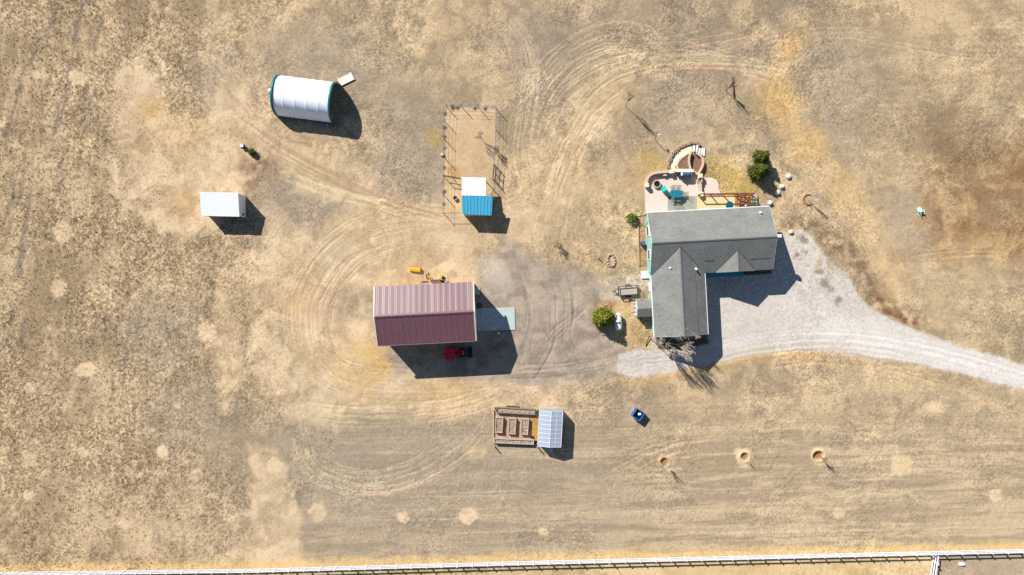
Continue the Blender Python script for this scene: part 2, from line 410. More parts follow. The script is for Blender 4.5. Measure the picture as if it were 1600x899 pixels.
    tracks([(280,80),(330,95),(352,125)],5,9,1.8,(214,192,154),.55,22)
    tracks([(800,606),(700,640),(560,650),(470,640)],8,16,2.5,(222,198,152),.4,23)
    tracks([(930,760),(1000,720),(1060,700),(1150,690)],5,16,2.6,(216,190,142),.4,24)
    tracks([(1190,560),(1280,556),(1400,575),(1600,640)],7,24,2.5,(214,190,146),.4,25)
    for k in range(84):
        y0 = rr.uniform(640,858); x0 = rr.uniform(470,1480); L = rr.uniform(120,560)
        s = F.stroke([(x0,y0),(x0+L,y0-L*.022)], 1.5, 1.8, 1)*np.clip(.15+1.8*(n2-.25),0,1)
        mix(s, rr.choice([(226,203,162),(226,203,162),(142,125,100)]), .55)
    # ---- ochre trail and straw
    o = F.stroke([(1248,40),(1222,110),(1226,180),(1268,235),(1322,290),(1356,360),(1390,430),(1402,500)],40,44)
    vari(o, (202,170,120), (222,192,146), f, .62); dens *= 1-.6*o
    mix(F.disc(1215,160,34,44,2)*np.clip(.35+1.3*(sw-.2),0,1), (208,164,98), .62); mix(F.disc(1232,75,16,18,2),(196,152,92),.5); mix(F.disc(1268,222,26,28,2),(214,176,110),.5)
    # brown weeds at the east edge
    br = F.poly([(1462,196),(1520,215),(1640,222),(1640,412),(1560,404),(1480,400),(1440,350),(1448,250)],60)
    vari(br, (138,108,72), (190,152,102), .5+(sw-.5)*2.2+(n1-.5)*1.6, np.clip(.68+.5*(sw2-.5)+(n2-.5)*.9,.45,.9))
    mix(F.disc(1490,208,44,40,2,.6),(128,108,84),.45)
    # darker weeds framing the gravel pad
    wd = F.stroke([(1250,352),(1300,378),(1335,404),(1356,446),(1376,474),(1425,500)],30,26)*np.clip((n3-.3)*3,0,1)
    mix(wd, (126,104,78), .85)
    mix(F.stroke([(1376,470),(1390,490),(1425,504)],10,8)*np.clip((n3-.2)*2,0,1),(130,84,52),.8)
    # yellow-green turf by the patio
    for cx,cy,r,k in ((1010,262,26,.42),(1140,290,34,.55),(1160,300,28,.6),(1115,265,22,.5),(1020,255,20,.4),(930,430,24,.35),(988,340,14,.4),(680,215,14,.5)):
        mix(F.disc(cx,cy,r,r*1.1,2), (190,162,88), k)
    for cx,cy,r,k in ((868,378,13,.6),(905,362,12,.35),(884,300,8,.3),(1010,96,9,.5),(1000,121,9,.55),(1100,115,14,.3),(915,345,12,.35),(397,262,22,.6),(415,255,30,.35),(392,280,14,.5)):
        mix(F.disc(cx,cy,r,r,2)*np.clip((n3-.2)*2.2,0,1), (128,100,82), k)
    straw = F.poly([(860,250),(1005,250),(1008,420),(860,415),(845,330)],40)
    vari(straw, (188,163,124), (224,198,152), .5+(n3-.5)*1.6+(n2-.5)*1.0, .62)
    # ---- pen floor
    pen = F.poly([(696,168),(776,170),(772,280),(760,340),(694,336)],4,1)
    vari(pen, (206,176,132), (222,194,150), f, .9); dens *= 1-pen
    mix(F.disc(760,240,20,24,2)*pen,(186,160,126),.5)
    for pts,w in (([(698,166),(730,166),(776,170)],5),([(776,172),(775,205),(773,250)],3)): mix(F.stroke(pts,w,3,1,False),(168,160,150),.7)
    for cx,cy,r in ((708,168.5,4),(716,168.8,3),(742,169.5,3),(757,171,3),(696,178,3),(695.5,200,3.5),(695,214,2.5),(694.8,262,3),(695,232,2.5),(693.8,300,3),(693.8,320,3)): mix(F.disc(cx,cy,r,3,1),(84,72,54),.85)
    mix(F.disc(712,270,9,8,2)+F.disc(703,268,5,4,2),(190,146,92),.6)
    # ---- straw line along the fence, and the land beyond it
    fy = np.interp(X,[-400,0,400,800,1000,1400,1600,2000],[902,893.5,888.5,877,872,862.5,858,850])
    fs = (1-sstep(2,18,fy-Y-14*(n3-.4)))*(Y<fy+2)
    mix(fs, (222,188,124), .78)
    bey = sstep(0,3,Y-fy-1)
    vari(bey, (190,164,118), (214,188,140), f, .9)
    bm_ = sstep(930,950,X)*(1-sstep(1450,1454,X))*bey
    vari(bm_, (212,184,132), (228,200,150), f, .9); dens *= 1-.95*bm_-.5*bey*(1-bm_)
    mix(bey*sstep(1456,1460,X), (176,160,138), .7)
    # orange rim of the drive
    rim = F.stroke([(960,592),(1000,596),(1040,590),(1080,580),(1130,571),(1200,558),(1280,555)],13,10)
    mix(rim, (208,172,114), .55)
    isl = F.poly([(930,480),(950,470),(1000,468),(1022,500),(1022,546),(1000,545),(975,540),(950,520),(930,506)],8,1)
    vari(isl, (176,146,98), (212,182,130), f, .85)
    mix(F.disc(945,477,16,16,2)*np.clip((n3-.2)*2,0,1),(150,104,74),.5)
    # ---- yard and gravel
    yard = F.poly(YARD, 26, 2)
    swirl = fbm(X+30*n1, Y*1.3+40*n2, 16, 41, 4)
    vari(yard, (144,132,117), (184,169,149), .5+(swirl-.5)*2.2+(n0-.5), .9); dens *= 1-.97*yard
    mix(F.poly([(742,400),(770,400),(800,420),(800,460),(760,455),(742,436)],22)*np.clip(.2+1.5*(n2-.1),0,1), (206,194,174), .55)
    mix(F.disc(770,420,18,20,2,1),(208,200,184),.4)
    path = F.poly([(934,440),(948,432),(1000,429),(1014,428),(1014,446),(985,468),(940,472)],9,1)
    vari(path, (192,176,154), (212,196,170), f, .85); dens *= 1-.95*path
    for pts in ([(800,590),(870,585),(930,575),(1000,560)],[(800,576),(880,572),(960,560)],[(850,420),(862,470),(858,540),(830,590)],[(880,425),(890,480),(885,540)],[(930,470),(895,500),(850,540)],[(815,430),(830,500),(812,570)]):
        tracks(pts,4,9,2.2,(196,180,158),.2,len(pts)*31+pts[0][0],True)
        tracks(pts,3,9,2.0,(124,113,102),.22,len(pts)*37+pts[0][0],True)
    grav = F.poly(GRAVEL, 5, 1); gsoft = F.poly(GRAVEL, 12, 2)
    g2 = np.clip(gsoft*.5+grav*.6,0,1)
    brk = sstep(1215,1300,X)*(1-sstep(400,450,Y))*np.clip((n3-.42)*5,0,1)
    g2 = g2*(1-.75*brk)
    vari(g2, (202,194,180), (218,210,196), .5+(n2-.5)*1.4+(n4-.5)*1.5, 1.0); dens *= 1-np.clip(g2*1.2,0,1)
    gl = F.stroke([(1300,520),(1400,535),(1500,562),(1640,600)],40,46)
    mix(gl*g2, (232,226,214), .85)
    gm = F.stroke([(1110,556),(1250,548),(1350,553)],12,12); mix(gm*g2,(208,190,158),.4)
    tracks([(1000,572),(1080,560),(1200,535),(1320,530),(1450,550),(1600,590)],5,18,4,(224,218,208),.10,51,False)
    tracks([(968,566),(1010,562),(1080,556)],5,8,1.2,(168,160,150),.4,52)
    for cx,cy in ((1260,395),(1248,405),(1280,430),(1255,375),(1290,440),(1300,450),(1310,470)):
        mix(F.disc(cx,cy,7,7,2)*np.clip((n3-.35)*4,0,1), (128,116,100), .7)
    # planting beds by the house, garden floor
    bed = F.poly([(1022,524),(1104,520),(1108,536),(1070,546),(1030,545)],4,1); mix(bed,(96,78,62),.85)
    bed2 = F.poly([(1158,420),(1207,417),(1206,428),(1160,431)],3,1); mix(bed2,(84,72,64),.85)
    bed3 = F.poly([(998,338),(1009,338),(1011,418),(998,418)],3,1); mix(bed3,(168,130,92),.7)
    gard = F.poly([(771,637),(842,640),(840,697),(771,696)],2,0)
    vari(gard, (172,146,120), (202,174,144), f, .95)
    mix(F.poly([(829,652),(842,652),(840,690),(828,688)],4,1),(196,148,62),.8)
    dens *= 1-gard; dens *= 1-.8*bed
    barnN = F.poly([(585,410),(742,405),(742,445),(585,452)],12)
    mix(F.disc(650,432,22,20,2)*np.clip((n3-.2)*2,0,1),(150,112,84),.5)
    mix(F.disc(560,478,26,26,2,.6)*np.clip(.2+1.6*(n3-.1),0,1),(146,132,112),.6)
    # hole basins of the young trees
    for cx,cy in ((1163,714),(1279,712)): mix(F.disc(cx-1,cy-1,13,6,2),(228,204,160),.8)
    for cx,cy,r,d in ((1039,722,6,.26),(1163,714,5.6,.22),(1279,712,6.6,.28)):
        q = F.disc(cx,cy,r,4,1); rz -= d*q; rz += .10*F.disc(cx,cy,r+4,5,1)*(1-q)
        mix(q, (146,108,62), .8)
    # grain of single stems, stones and clods
    dampen = (1-.6*np.clip(yard+g2+pen,0,1))*(1-.55*dirt)*(.35+.75*lowc)*(1-.35*mown)
    gr = (n4-.5)*.7+(n5-.5)*.9+(sw-.5)*.9
    k = (1+gr*.30*dampen)[...,None]; col *= k
    vari(np.clip((n5-.62)*5,0,1)*dampen, (226,204,164),(226,204,164), n4*0, .45)
    vari(np.clip((.37-n5)*6,0,1)*dampen, (112,94,70),(112,94,70), n4*0, .45)
    # relief
    rough = np.clip(.35+.65*dens,0,1)*(1-.8*np.clip(g2,0,1))*(1-.5*yard)
    z = rz + rough*(.030*(n3-.5)+.022*(n4-.5)) + .10*(n2-.5)*(1-np.clip(g2+yard,0,1))*np.clip(dirt+.3,0,1)
    return np.clip(col,4,250), z.astype(np.float32), np.clip(dens,0,1), np.clip(grav,0,1), yard

GK = 0.74
def to_lin(c):
    c = c/255.0
    return np.where(c<=.04045, c/12.92, ((c+.055)/1.055)**2.4)*np.array([GK*1.02,GK*1.0,GK*1.04])

def axis(lo, hi, step, far):
    a = list(np.arange(lo, hi+step*.5, step)); d = step; x = a[-1]
    right = []
    while x < far:
        d *= 1.16; x += d; right.append(x)
    left = []; x = a[0]; d = step
    while x > -far:
        d *= 1.16; x -= d; left.append(x)
    return np.array(left[::-1]+a+right)
xs = axis(-64.5, 64.5, .118, 2500); ys = axis(-37.5, 37.5, .118, 2500)
GX, GY = np.meshgrid(xs, ys)
PX = GX*S+800; PY = 449.5-GY*S
gcol, gz, gdens, ggrav, gyard = compute_ground(PX, PY)
fade = (1-sstep(64,70,np.abs(GX)))*(1-sstep(37,42,np.abs(GY)))
gz = gz*fade
far = sstep(66,84,np.abs(GX)); far = np.maximum(far, sstep(40,54,np.abs(GY)))[...,None]
gcol = gcol*(1-far*.8) + np.array([188,166,130.])*far*.8
ny, nx = GX.shape

def flat(poly_px, grow, m):   # level the ground under slabs and buildings
    F = (PX>min(p[0] for p in poly_px)-grow)&(PX<max(p[0] for p in poly_px)+grow)&(PY>min(p[1] for p in poly_px)-grow)&(PY<max(p[1] for p in poly_px)+grow)
    gz[F] = np.minimum(gz[F], m)
flat([(1007,268),(1126,332)],0,.0); flat([(1012,328),(1212,430)],0,.0); flat([(1020,420),(1104,522)],0,0); flat([(590,447),(806,532)],0,0)
flat([(773,639),(880,698)],0,.0)

def set_attr(me, rgb):
    a = me.color_attributes.new('Col', 'FLOAT_COLOR', 'POINT')
    d = np.ones((len(rgb),4), np.float32); d[:,:3] = rgb
    a.data.foreach_set('color', d.ravel())
def mesh_np(name, co, faces, rgb, m, smooth=True):
    me = bpy.data.meshes.new(name)
    n = faces.shape[1]
    me.vertices.add(len(co)); me.vertices.foreach_set('co', co.astype(np.float32).ravel())
    me.loops.add(faces.size); me.loops.foreach_set('vertex_index', faces.astype(np.int32).ravel())
    me.polygons.add(len(faces)); me.polygons.foreach_set('loop_start', np.arange(0,faces.size,n,dtype=np.int32))
    me.polygons.foreach_set('loop_total', np.full(len(faces),n,np.int32))
    me.polygons.foreach_set('use_smooth', np.full(len(faces),smooth,bool))
    me.update(calc_edges=True)
    set_attr(me, rgb); me.materials.append(m)
    o = bpy.data.objects.new(name, me); COL.objects.link(o); return o

M_ground = attr_mat('dry_ground', amt=.20, scale=9.0, bump=.55)
M_gravel = attr_mat('gravel_surface', amt=.10, scale=14.0, bump=.35)
M_grass = attr_mat('dry_grass_blades', amt=0, bump=0, rough=.9)
idx = np.arange(nx*ny).reshape(ny,nx)
quads = np.stack([idx[:-1,:-1],idx[:-1,1:],idx[1:,1:],idx[1:,:-1]],-1).reshape(-1,4)
glin = to_lin(gcol).reshape(-1,3)
co = np.stack([GX,GY,gz],-1).reshape(-1,3)
struct(mesh_np('ground', co, quads, glin, M_ground))
def sheet(name, mask, lift, m):
    fm = mask.reshape(-1)[quads].mean(1) > .5
    q = quads[fm]; used, inv = np.unique(q, return_inverse=True)
    c = co[used].copy(); c[:,2] += lift
    return struct(mesh_np(name, c, inv.reshape(-1,4), glin[used], m))
sheet('gravel_driveway', ggrav, .008, M_gravel)
sheet('dirt_yard', np.where(ggrav>.45,0,gyard), .006, M_ground)

# ---- tufts of dry grass: one mass nobody could count
def grass():
    rs = np.random.RandomState(3)
    N = 420000
    px = rs.uniform(-30,1630,N); py = rs.uniform(-30,925,N)
    fx = (px-800)/S; fyv = (449.5-py)/S
    ix = np.clip(np.searchsorted(xs,fx),0,nx-1); iy = np.clip(np.searchsorted(ys,fyv),0,ny-1)
    d = gdens[iy,ix]
    clump = fbm(px,py,13,61,3)
    westm = np.clip((460-px)/260,0,1)
    p = d**1.5*(.045+.07*np.clip((clump-.45)*5,0,1)*(.3+westm))*(.55+1.3*westm)
    for (a,b,c,e) in ((1004,1128,262,334),(1010,1216,318,428),(1010,1108,410,530),(584,746,440,545),(740,806,478,518),(770,884,634,704),(311,386,298,344),(718,772,275,340),(1044,1104,225,275),(430,532,118,196)):
        p = np.where((px>a)&(px<b)&(py>c)&(py<e),0,p)
    keep = rs.rand(N) < p
    px,py,fx,fyv,ix,iy,d,westm = [a[keep] for a in (px,py,fx,fyv,ix,iy,d,westm)]
    n = len(px); B = 4
    base = gcol[iy,ix]; tone = rs.rand(n,1); 
    pale = np.array([224,202,160.]); dark = np.array([120,98,66.])
    c = np.where(tone<.55, base*.55+pale*.45, np.where(tone<.8-.0*westm[:,None], base*.9, base*.45+dark*.55))
    c = np.where((rs.rand(n,1)<.30*westm[:,None]), base*.25+np.array([112,88,56.])*.75, c)
    zz = gz[iy,ix]
    hgt = rs.uniform(.03,.10,n)*(1+.9*westm); rad = rs.uniform(.05,.16,n)*(1+.3*westm)
    V = np.zeros((n,B,3,3),np.float32)
    for b in range(B):
        th = rs.uniform(0,2*np.pi,n); l = rad*rs.uniform(.6,1.3,n); w = rs.uniform(.018,.045,n)
        dx,dy = np.cos(th),np.sin(th)
        V[:,b,0] = np.stack([fx-dy*w,fyv+dx*w,zz-.01],1)
        V[:,b,1] = np.stack([fx+dy*w,fyv-dx*w,zz-.01],1)
        V[:,b,2] = np.stack([fx+dx*l,fyv+dy*l,zz+hgt*rs.uniform(.5,1,n)],1)
    rgb = np.repeat(to_lin(np.clip(c,0,255)),B*3,axis=0)
    f = np.arange(n*B*3).reshape(-1,3)
    o = mesh_np('dry_grass', V.reshape(-1,3), f, rgb, M_grass, False)
    o['kind'] = 'stuff'; return n
NG = grass()
print('tufts', NG)

# ================================================================== MATERIALS
def stripes(name, rgb, rough, axis_, period, depth=.25, metal=0.0, var=.06, dark=.8, spec=.4):
    """corrugated/panelled sheet: narrow tonal laps and noise"""
    m = mat(name, rgb, rough, var, 1.3, metal, spec=spec); return m
M_tealpale = mat('pale_teal_trim', (176,204,200), .6, .04, 3)
M_tealpaint = mat('teal_painted_concrete', (60,150,164), .7, .08, 2)
M_maroon = mat('maroon_metal_roof', (104,66,72), .46, .10, .9, spec=.7)
M_maroon2 = mat('maroon_roof_rib', (116,86,92), .38, .08, 1.2, spec=.8)
M_cream = mat('cream_metal', (214,204,186), .55, .05, 2)
M_white = mat('white_metal', (224,226,226), .42, .03, 2)
M_whitepaint = mat('white_paint', (226,226,224), .6, .04, 4)
M_vinyl = mat('white_vinyl', (212,212,220), .4, .03, 4)
M_tarp = mat('white_tarp', (232,236,240), .5, .025, 1.5)
M_tealtrim = mat('teal_tarp_trim', (14,104,104), .45, .08, 3)
M_teal = mat('teal_siding', (138,186,180), .7, .05, 3)
M_shingle = mat('grey_shingles', (128,126,122), .9, .16, 1.4, bump=.4, bscale=30, detail=9)
def shingle():
    m, nt, b = new_mat('grey_shingle_courses')
    b.inputs['Roughness'].default_value = .95; b.inputs['Specular IOR Level'].default_value = .15
    tc = nt.nodes.new('ShaderNodeTexCoord')
    n1 = nt.nodes.new('ShaderNodeTexNoise'); n1.inputs['Scale'].default_value = .7; n1.inputs['Detail'].default_value = 4
    n2 = nt.nodes.new('ShaderNodeTexNoise'); n2.inputs['Scale'].default_value = 5.0; n2.inputs['Detail'].default_value = 5; n2.inputs['Roughness'].default_value = .8
    ad = nt.nodes.new('ShaderNodeMath'); ad.operation = 'MULTIPLY_ADD'; ad.inputs[1].default_value = .38
    r = nt.nodes.new('ShaderNodeValToRGB')
    r.color_ramp.elements[0].position = .42; r.color_ramp.elements[1].position = .88
    r.color_ramp.elements[0].color = lin(92,92,91); r.color_ramp.elements[1].color = lin(136,136,131)
    nt.links.new(tc.outputs['Object'], n1.inputs['Vector']); nt.links.new(tc.outputs['Object'], n2.inputs['Vector'])
    nt.links.new(n1.outputs['Fac'], ad.inputs[0]); nt.links.new(n2.outputs['Fac'], ad.inputs[2])
    nt.links.new(ad.outputs[0], r.inputs['Fac']); nt.links.new(r.outputs['Color'], b.inputs['Base Color'])
    br = nt.nodes.new('ShaderNodeBump'); br.inputs['Strength'].default_value = .6; br.inputs['Distance'].default_value = .03
    nt.links.new(n2.outputs['Fac'], br.inputs['Height']); nt.links.new(br.outputs['Normal'], b.inputs['Normal'])
    return m
M_shingle = shingle()
M_valley = mat('valley_metal', (88,88,88), .8, .1, 5)
M_cap = mat('ridge_cap', (112,110,108), .95, .12, 6)
M_concrete = mat('concrete', (168,180,176), .85, .09, 1.6, bump=.15)
M_concrete_old = mat('weathered_concrete', (150,148,138), .9, .10, 1.3, bump=.15)
M_patio = mat('pinkish_concrete', (204,186,172), .85, .07, 1.4, bump=.15)
M_stone = mat('tan_stone_block', (196,168,146), .85, .12, 5, bump=.3)
M_path = mat('cream_flagstone', (226,208,180), .85, .10, 4, bump=.3)
M_brickd = mat('dark_edging_brick', (84,68,60), .9, rgb2=(176,150,130), scale=6, bump=.4)
M_brickp = mat('pink_brick', (188,146,128), .9, .15, 9)
M_mulch = mat('red_brown_mulch', (126,96,80), 1, .5, 7, bump=.7, bscale=30)
M_deck = mat('tan_deck_board', (220,190,144), .75, .06, 3)
M_deckrail = mat('brown_stained_wood', (112,68,42), .7, .15, 6)
M_wood = mat('weathered_wood', (136,118,104), .85, .2, 6, bump=.2)
M_woodl = mat('pale_lumber', (184,160,138), .8, .12, 6)
M_grey = mat('grey_weathered_board', (168,156,142), .85, .15, 5)
M_soil = mat('garden_soil_stubble', (156,138,122), 1, .55, 6, bump=.8, bscale=30)
M_black = mat('black_metal', (30,30,32), .5, .1, 5)
M_dark = mat('dark_rubber', (24,24,25), .8, .1, 8)
M_steel = mat('galvanised_steel', (150,152,154), .4, .08, 5, metal=.6)
M_post = mat('dark_steel_post', (84,74,66), .7, .15, 6)
M_red = mat('red_tractor_paint', (196,16,44), .35, .05, 3, spec=.5)
M_yellow = mat('yellow_paint', (214,160,20), .45, .1, 5, spec=.5)
M_yellowold = mat('faded_yellow_paint', (196,172,74), .7, .15, 5)
M_blueroof = mat('blue_metal_roof', (70,156,188), .42, .05, 1.5)
M_blue = mat('glossy_blue_paint', (24,76,140), .2, .06, 3, spec=.6)
M_bluegrey = mat('blue_grey_cover', (64,94,120), .65, .1, 3)
M_tealc = mat('teal_table_top', (34,112,132), .35, .08, 3)
M_tealdark = mat('dark_teal_cover', (20,78,96), .4, .08, 3)
M_turq = mat('turquoise_plastic', (20,186,172), .4, .05, 3)
M_bark = mat('grey_bark', (168,150,132), .9, .12, 8)
M_barkd = mat('brown_bark', (92,70,54), .9, .15, 8)
M_twig = mat('pale_bare_twigs', (196,184,170), .9, .14, 4)
M_twigd = mat('dark_bare_twigs', (112,94,78), .9, .14, 4)
M_rock = mat('white_rock', (226,222,214), .85, .06, 4, bump=.3)
M_rockt = mat('pale_tan_rock', (208,190,166), .9, .1, 4, bump=.3)
M_rockp = mat('pinkish_stone',(168,150,138),.9,.12,4,bump=.3)
M_redring = mat('red_edging', (158,84,72), .7, .12, 6)
M_water = mat('dark_water', (14,26,40), .06, .05, 2, spec=.6)
M_sheetw = mat('white_board', (206,202,190), .8, .06, 5)
def leafmat(name, c1, c2):
    return mat(name, c1, .8, rgb2=c2, scale=2.6, detail=8, spec=.2)
M_ever = leafmat('evergreen_needles', (70,80,18), (148,150,50))
M_ever2 = leafmat('dark_juniper_needles', (56,66,24), (118,124,50))
M_bush = leafmat('shrub_leaves', (70,98,40), (120,140,64))
m, nt, b = new_mat('glass'); b.inputs['Base Color'].default_value = (.03,.04,.05,1); b.inputs['Roughness'].default_value = .08; M_glass = m
def polycarb():
    m, nt, b = new_mat('clear_polycarbonate')
    b.inputs['Base Color'].default_value = lin(214,224,236); b.inputs['Roughness'].default_value = .3
    out = nt.nodes['Material Output']
    tr = nt.nodes.new('ShaderNodeBsdfTransparent'); tr.inputs['Color'].default_value = (.85,.9,.95,1)
    tl = nt.nodes.new('ShaderNodeBsdfTranslucent'); tl.inputs['Color'].default_value = lin(224,232,242)
    m0 = nt.nodes.new('ShaderNodeMixShader'); m0.inputs['Fac'].default_value = .45; nt.links.new(b.outputs['BSDF'], m0.inputs[1]); nt.links.new(tl.outputs[0], m0.inputs[2])
    mx = nt.nodes.new('ShaderNodeMixShader'); mx.inputs['Fac'].default_value = .45
    nt.links.new(m0.outputs[0], mx.inputs[1]); nt.links.new(tr.outputs['BSDF'], mx.inputs[2])
    nt.links.new(mx.outputs['Shader'], out.inputs['Surface']); return m
M_poly = polycarb()

# ================================================================== HOUSE
house = thing('house', 'teal ranch house with grey shingle L-shaped gable roof by the gravel drive', 'house', (22.94,5.41,0), R(3.03))
EV, RG, HS = 3.0, 4.85, 3.62; SL = (RG-EV)/HS
UW, UE = -7.1, 7.1
GU, GH, GV = -3.9, 3.1, -10.78; GR = 4.5; GE = 2.9
t = .10
roof = MB().slab([(UW,HS,EV),(UE,HS,EV),(UE,0,RG),(UW,0,RG)], t)
roof.slab([(UW,0,RG-.002),(UE,0,RG-.002),(UE,-HS,EV),(UW,-HS,EV)], t).build('roof', M_shingle, house)
r1 = house.children[0]
zv = lambda z: -(RG-z)/SL
g = MB()
g.slab([(GU,zv(GR)+.06,GR+.03),(GU-GH,zv(GE)+.06,GE+.03),(GU-GH,GV,GE+.03),(GU,GV,GR+.03)], t)
g.slab([(GU,zv(GR)+.06,GR+.028),(GU,GV,GR+.028),(GU+GH,GV,GE+.028),(GU+GH,zv(GE)+.06,GE+.028)], t)
gr_ = g.build('garage_roof', M_shingle, house)
DU, DH = 2.75, 2.2; DR = EV+DH*SL+.02; DF = -HS-.12
d_ = MB()
d_.slab([(DU,zv(DR)+.05,DR+.03),(DU-DH,zv(EV)+.05,EV+.03),(DU-DH,DF,EV+.03),(DU,DF,DR+.03)], t)
d_.slab([(DU,zv(DR)+.05,DR+.028),(DU,DF,DR+.028),(DU+DH,DF,EV+.028),(DU+DH,zv(EV)+.05,EV+.028)], t)
d_.build('porch_gable_roof', M_shingle, house)
# ridge caps (parts of the roofs)
def ridgecap(p0, p1, w, drop, parent):
    d = Vector(p1)-Vector(p0); d.normalize(); n = Vector((-d.y,d.x,0))*w
    a=Vector(p0); b=Vector(p1); dz = Vector((0,0,drop)); up = Vector((0,0,.035))
    m = MB(); m.add([a+up,b+up,b+n-dz+up,a+n-dz+up,b-n-dz+up,a-n-dz+up, a+n-dz-up,b+n-dz-up,b-n-dz-up,a-n-dz-up],
          [(0,1,2,3),(1,0,5,4),(3,2,7,6),(5,9,8,4),(0,3,6,9,5),(1,4,8,7,2),(6,7,8,9)])
    return m.build('ridge_cap', M_cap, parent)
ridgecap((UW,0,RG),(UE,0,RG),.15,.15*SL,r1)
ridgecap((GU,zv(GR)-.1,GR+.03),(GU,GV,GR+.03),.15,.15*SL,gr_)
ridgecap((DU,zv(DR)-.05,DR+.03),(DU,DF,DR+.03),.12,.12*SL,house.children[2])
for nm_,u0,w0,zr,ze_,par in (('v',GU,GH,GR,GE+.35,gr_),('v',DU,DH,DR,EV+.05,house.children[2])):
    for s_ in (1,-1):
        a_=(u0,zv(zr)+.05,zr+.05); uu=u0+s_*w0*(zr-ze_)/(zr-(GE if w0==GH else EV)); b_=(uu,zv(ze_)+.05,ze_+.05)
        MB().slab([a_,b_,(b_[0]+s_*.02,b_[1]+.13,b_[2]+.05),(a_[0],a_[1]+.13,a_[2]+.05)],.02).build('valley_flashing',M_valley,par)
# plumbing vents and flues
def vent(u,v,z,h,r,m,nm='roof_vent'):
    MB().lathe([(r*1.8,z-.02),(r*1.8,z+.03),(r,z+.04),(r,z+h),(r*.7,z+h)],u,v,10).build(nm,m,house)
vent(5.85,2.9,RG-2.9*SL,.35,.09,M_white)
vent(GU-1.1,-2.9,GE+2.0*SL,.3,.08,M_white)
vent(GU+1.9,-3.2,GE+1.2*SL,.4,.12,M_white)
b0 = MB(); b0.cbox(UE+.22,.05,RG-.15,.42,.34,.5); b0.build('flue_box', M_white, house)
# shingle courses lifting in the south slope: two step flashings
MB().slab([(-1.0,-2.2,RG-2.2*SL+.04),(0.1,-2.2,RG-2.2*SL+.04),(.1,-2.35,RG-2.35*SL+.03),(-1,-2.35,RG-2.35*SL+.03)],.03).build('roof_vent_strip',M_cap,house)
MB().slab([(4.3,-2.3,RG-2.3*SL+.04),(6.5,-2.3,RG-2.3*SL+.04),(6.5,-2.42,RG-2.42*SL+.03),(4.3,-2.42,RG-2.42*SL+.03)],.03).build('roof_vent_strip',M_cap,house)
MB().slab([(GU+1.75,-3.6,GE+1.35*SL+.06),(GU+1.87,-3.6,GE+1.23*SL+.06),(GU+1.87,-10.3,GE+1.23*SL+.06),(GU+1.75,-10.3,GE+1.35*SL+.06)],.03).build('roof_vent_strip',M_cap,house)
# walls
wi = .28
walls = MB()
zb = -.1
def gablewall(u, sgn):
    v = HS-.35; zt = EV+.0-t+.35*SL-.02
    return [(u,-v,zb),(u,v,zb),(u,v,zt),(u,0,RG-t-.02),(u,-v,zt)]
walls.wallpoly(gablewall(UW+wi,1),(.15,0,0)); walls.wallpoly(gablewall(UE-wi-.15,1),(.15,0,0))
ze = EV-t+.35*SL-.02
walls.box(UW+wi+.15,UE-wi-.15,HS-.5,HS-.35,zb,ze)                     # north wall
walls.box(GU+GH-.3,3.3,-HS+.35,-HS+.5,zb,ze)                          # south wall up to the porch
walls.box(3.3,3.45,-HS+.35,-1.6,zb,ze); walls.box(3.45,UE-wi-.15,-1.75,-1.6,zb,RG-1.6*SL-t-.2)
# garage wing walls
gz_ = GE-t+.3*SL
walls.box(GU-GH+.3,GU-GH+.45,GV+.45,-HS+.35,zb,gz_); walls.box(GU+GH-.45,GU+GH-.3,GV+.45,-HS+.35,zb,gz_)
walls.wallpoly([(GU-GH+.3,GV+.3,zb),(GU+GH-.3,GV+.3,zb),(GU+GH-.3,GV+.3,gz_),(GU,GV+.3,GR-t-.02),(GU-GH+.3,GV+.3,gz_)],(0,.15,0))
walls.wallpoly([(DU-DH+.3,DF+.2,EV-t+.02),(DU+DH-.3,DF+.2,EV-t+.02),(DU,DF+.2,DR-t-.06)],(0,.12,0))
walls.build('wall', M_teal, house)
# fascia and gutters
fa = MB()
fa.box(UW,GU-GH-.0,-HS-.03,-HS,EV-.2,EV-.02) if False else None
fa.box(UW,UE,HS+.003,HS+.09,EV-.16,EV-.02)
fg = MB(); fg.box(GU+GH+.02,DU-DH,-HS-.07,-HS-.003,EV-.16,EV-.03); fg.box(DU+DH,UE,-HS-.07,-HS-.003,EV-.16,EV-.03); fg.build_each('gutter', M_cap, house)
fa.box(GU-GH-.09,GU-GH-.003,GV,zv(GE),GE-.14,GE); fa.box(GU+GH+.003,GU+GH+.09,GV,-HS-.1,GE-.14,GE)
fa.build_each('gutter', M_white, house)
# rake trims on gable ends
rk = MB()
for u in (UW-.03,UE+.003):
    for s in (1,-1):
        rk.wallpoly([(u,0,RG-.0),(u,0,RG-.2),(u,s*HS,EV-.2),(u,s*HS,EV)],(.027,0,0))
for s in (1,-1): rk.wallpoly([(GU,GV-.03,GR+.02),(GU,GV-.03,GR-.18),(GU+s*GH,GV-.03,GE-.18),(GU+s*GH,GV-.03,GE+.02)],(0,.027,0))
rk.build_each('rake_trim', M_tealpale, house)
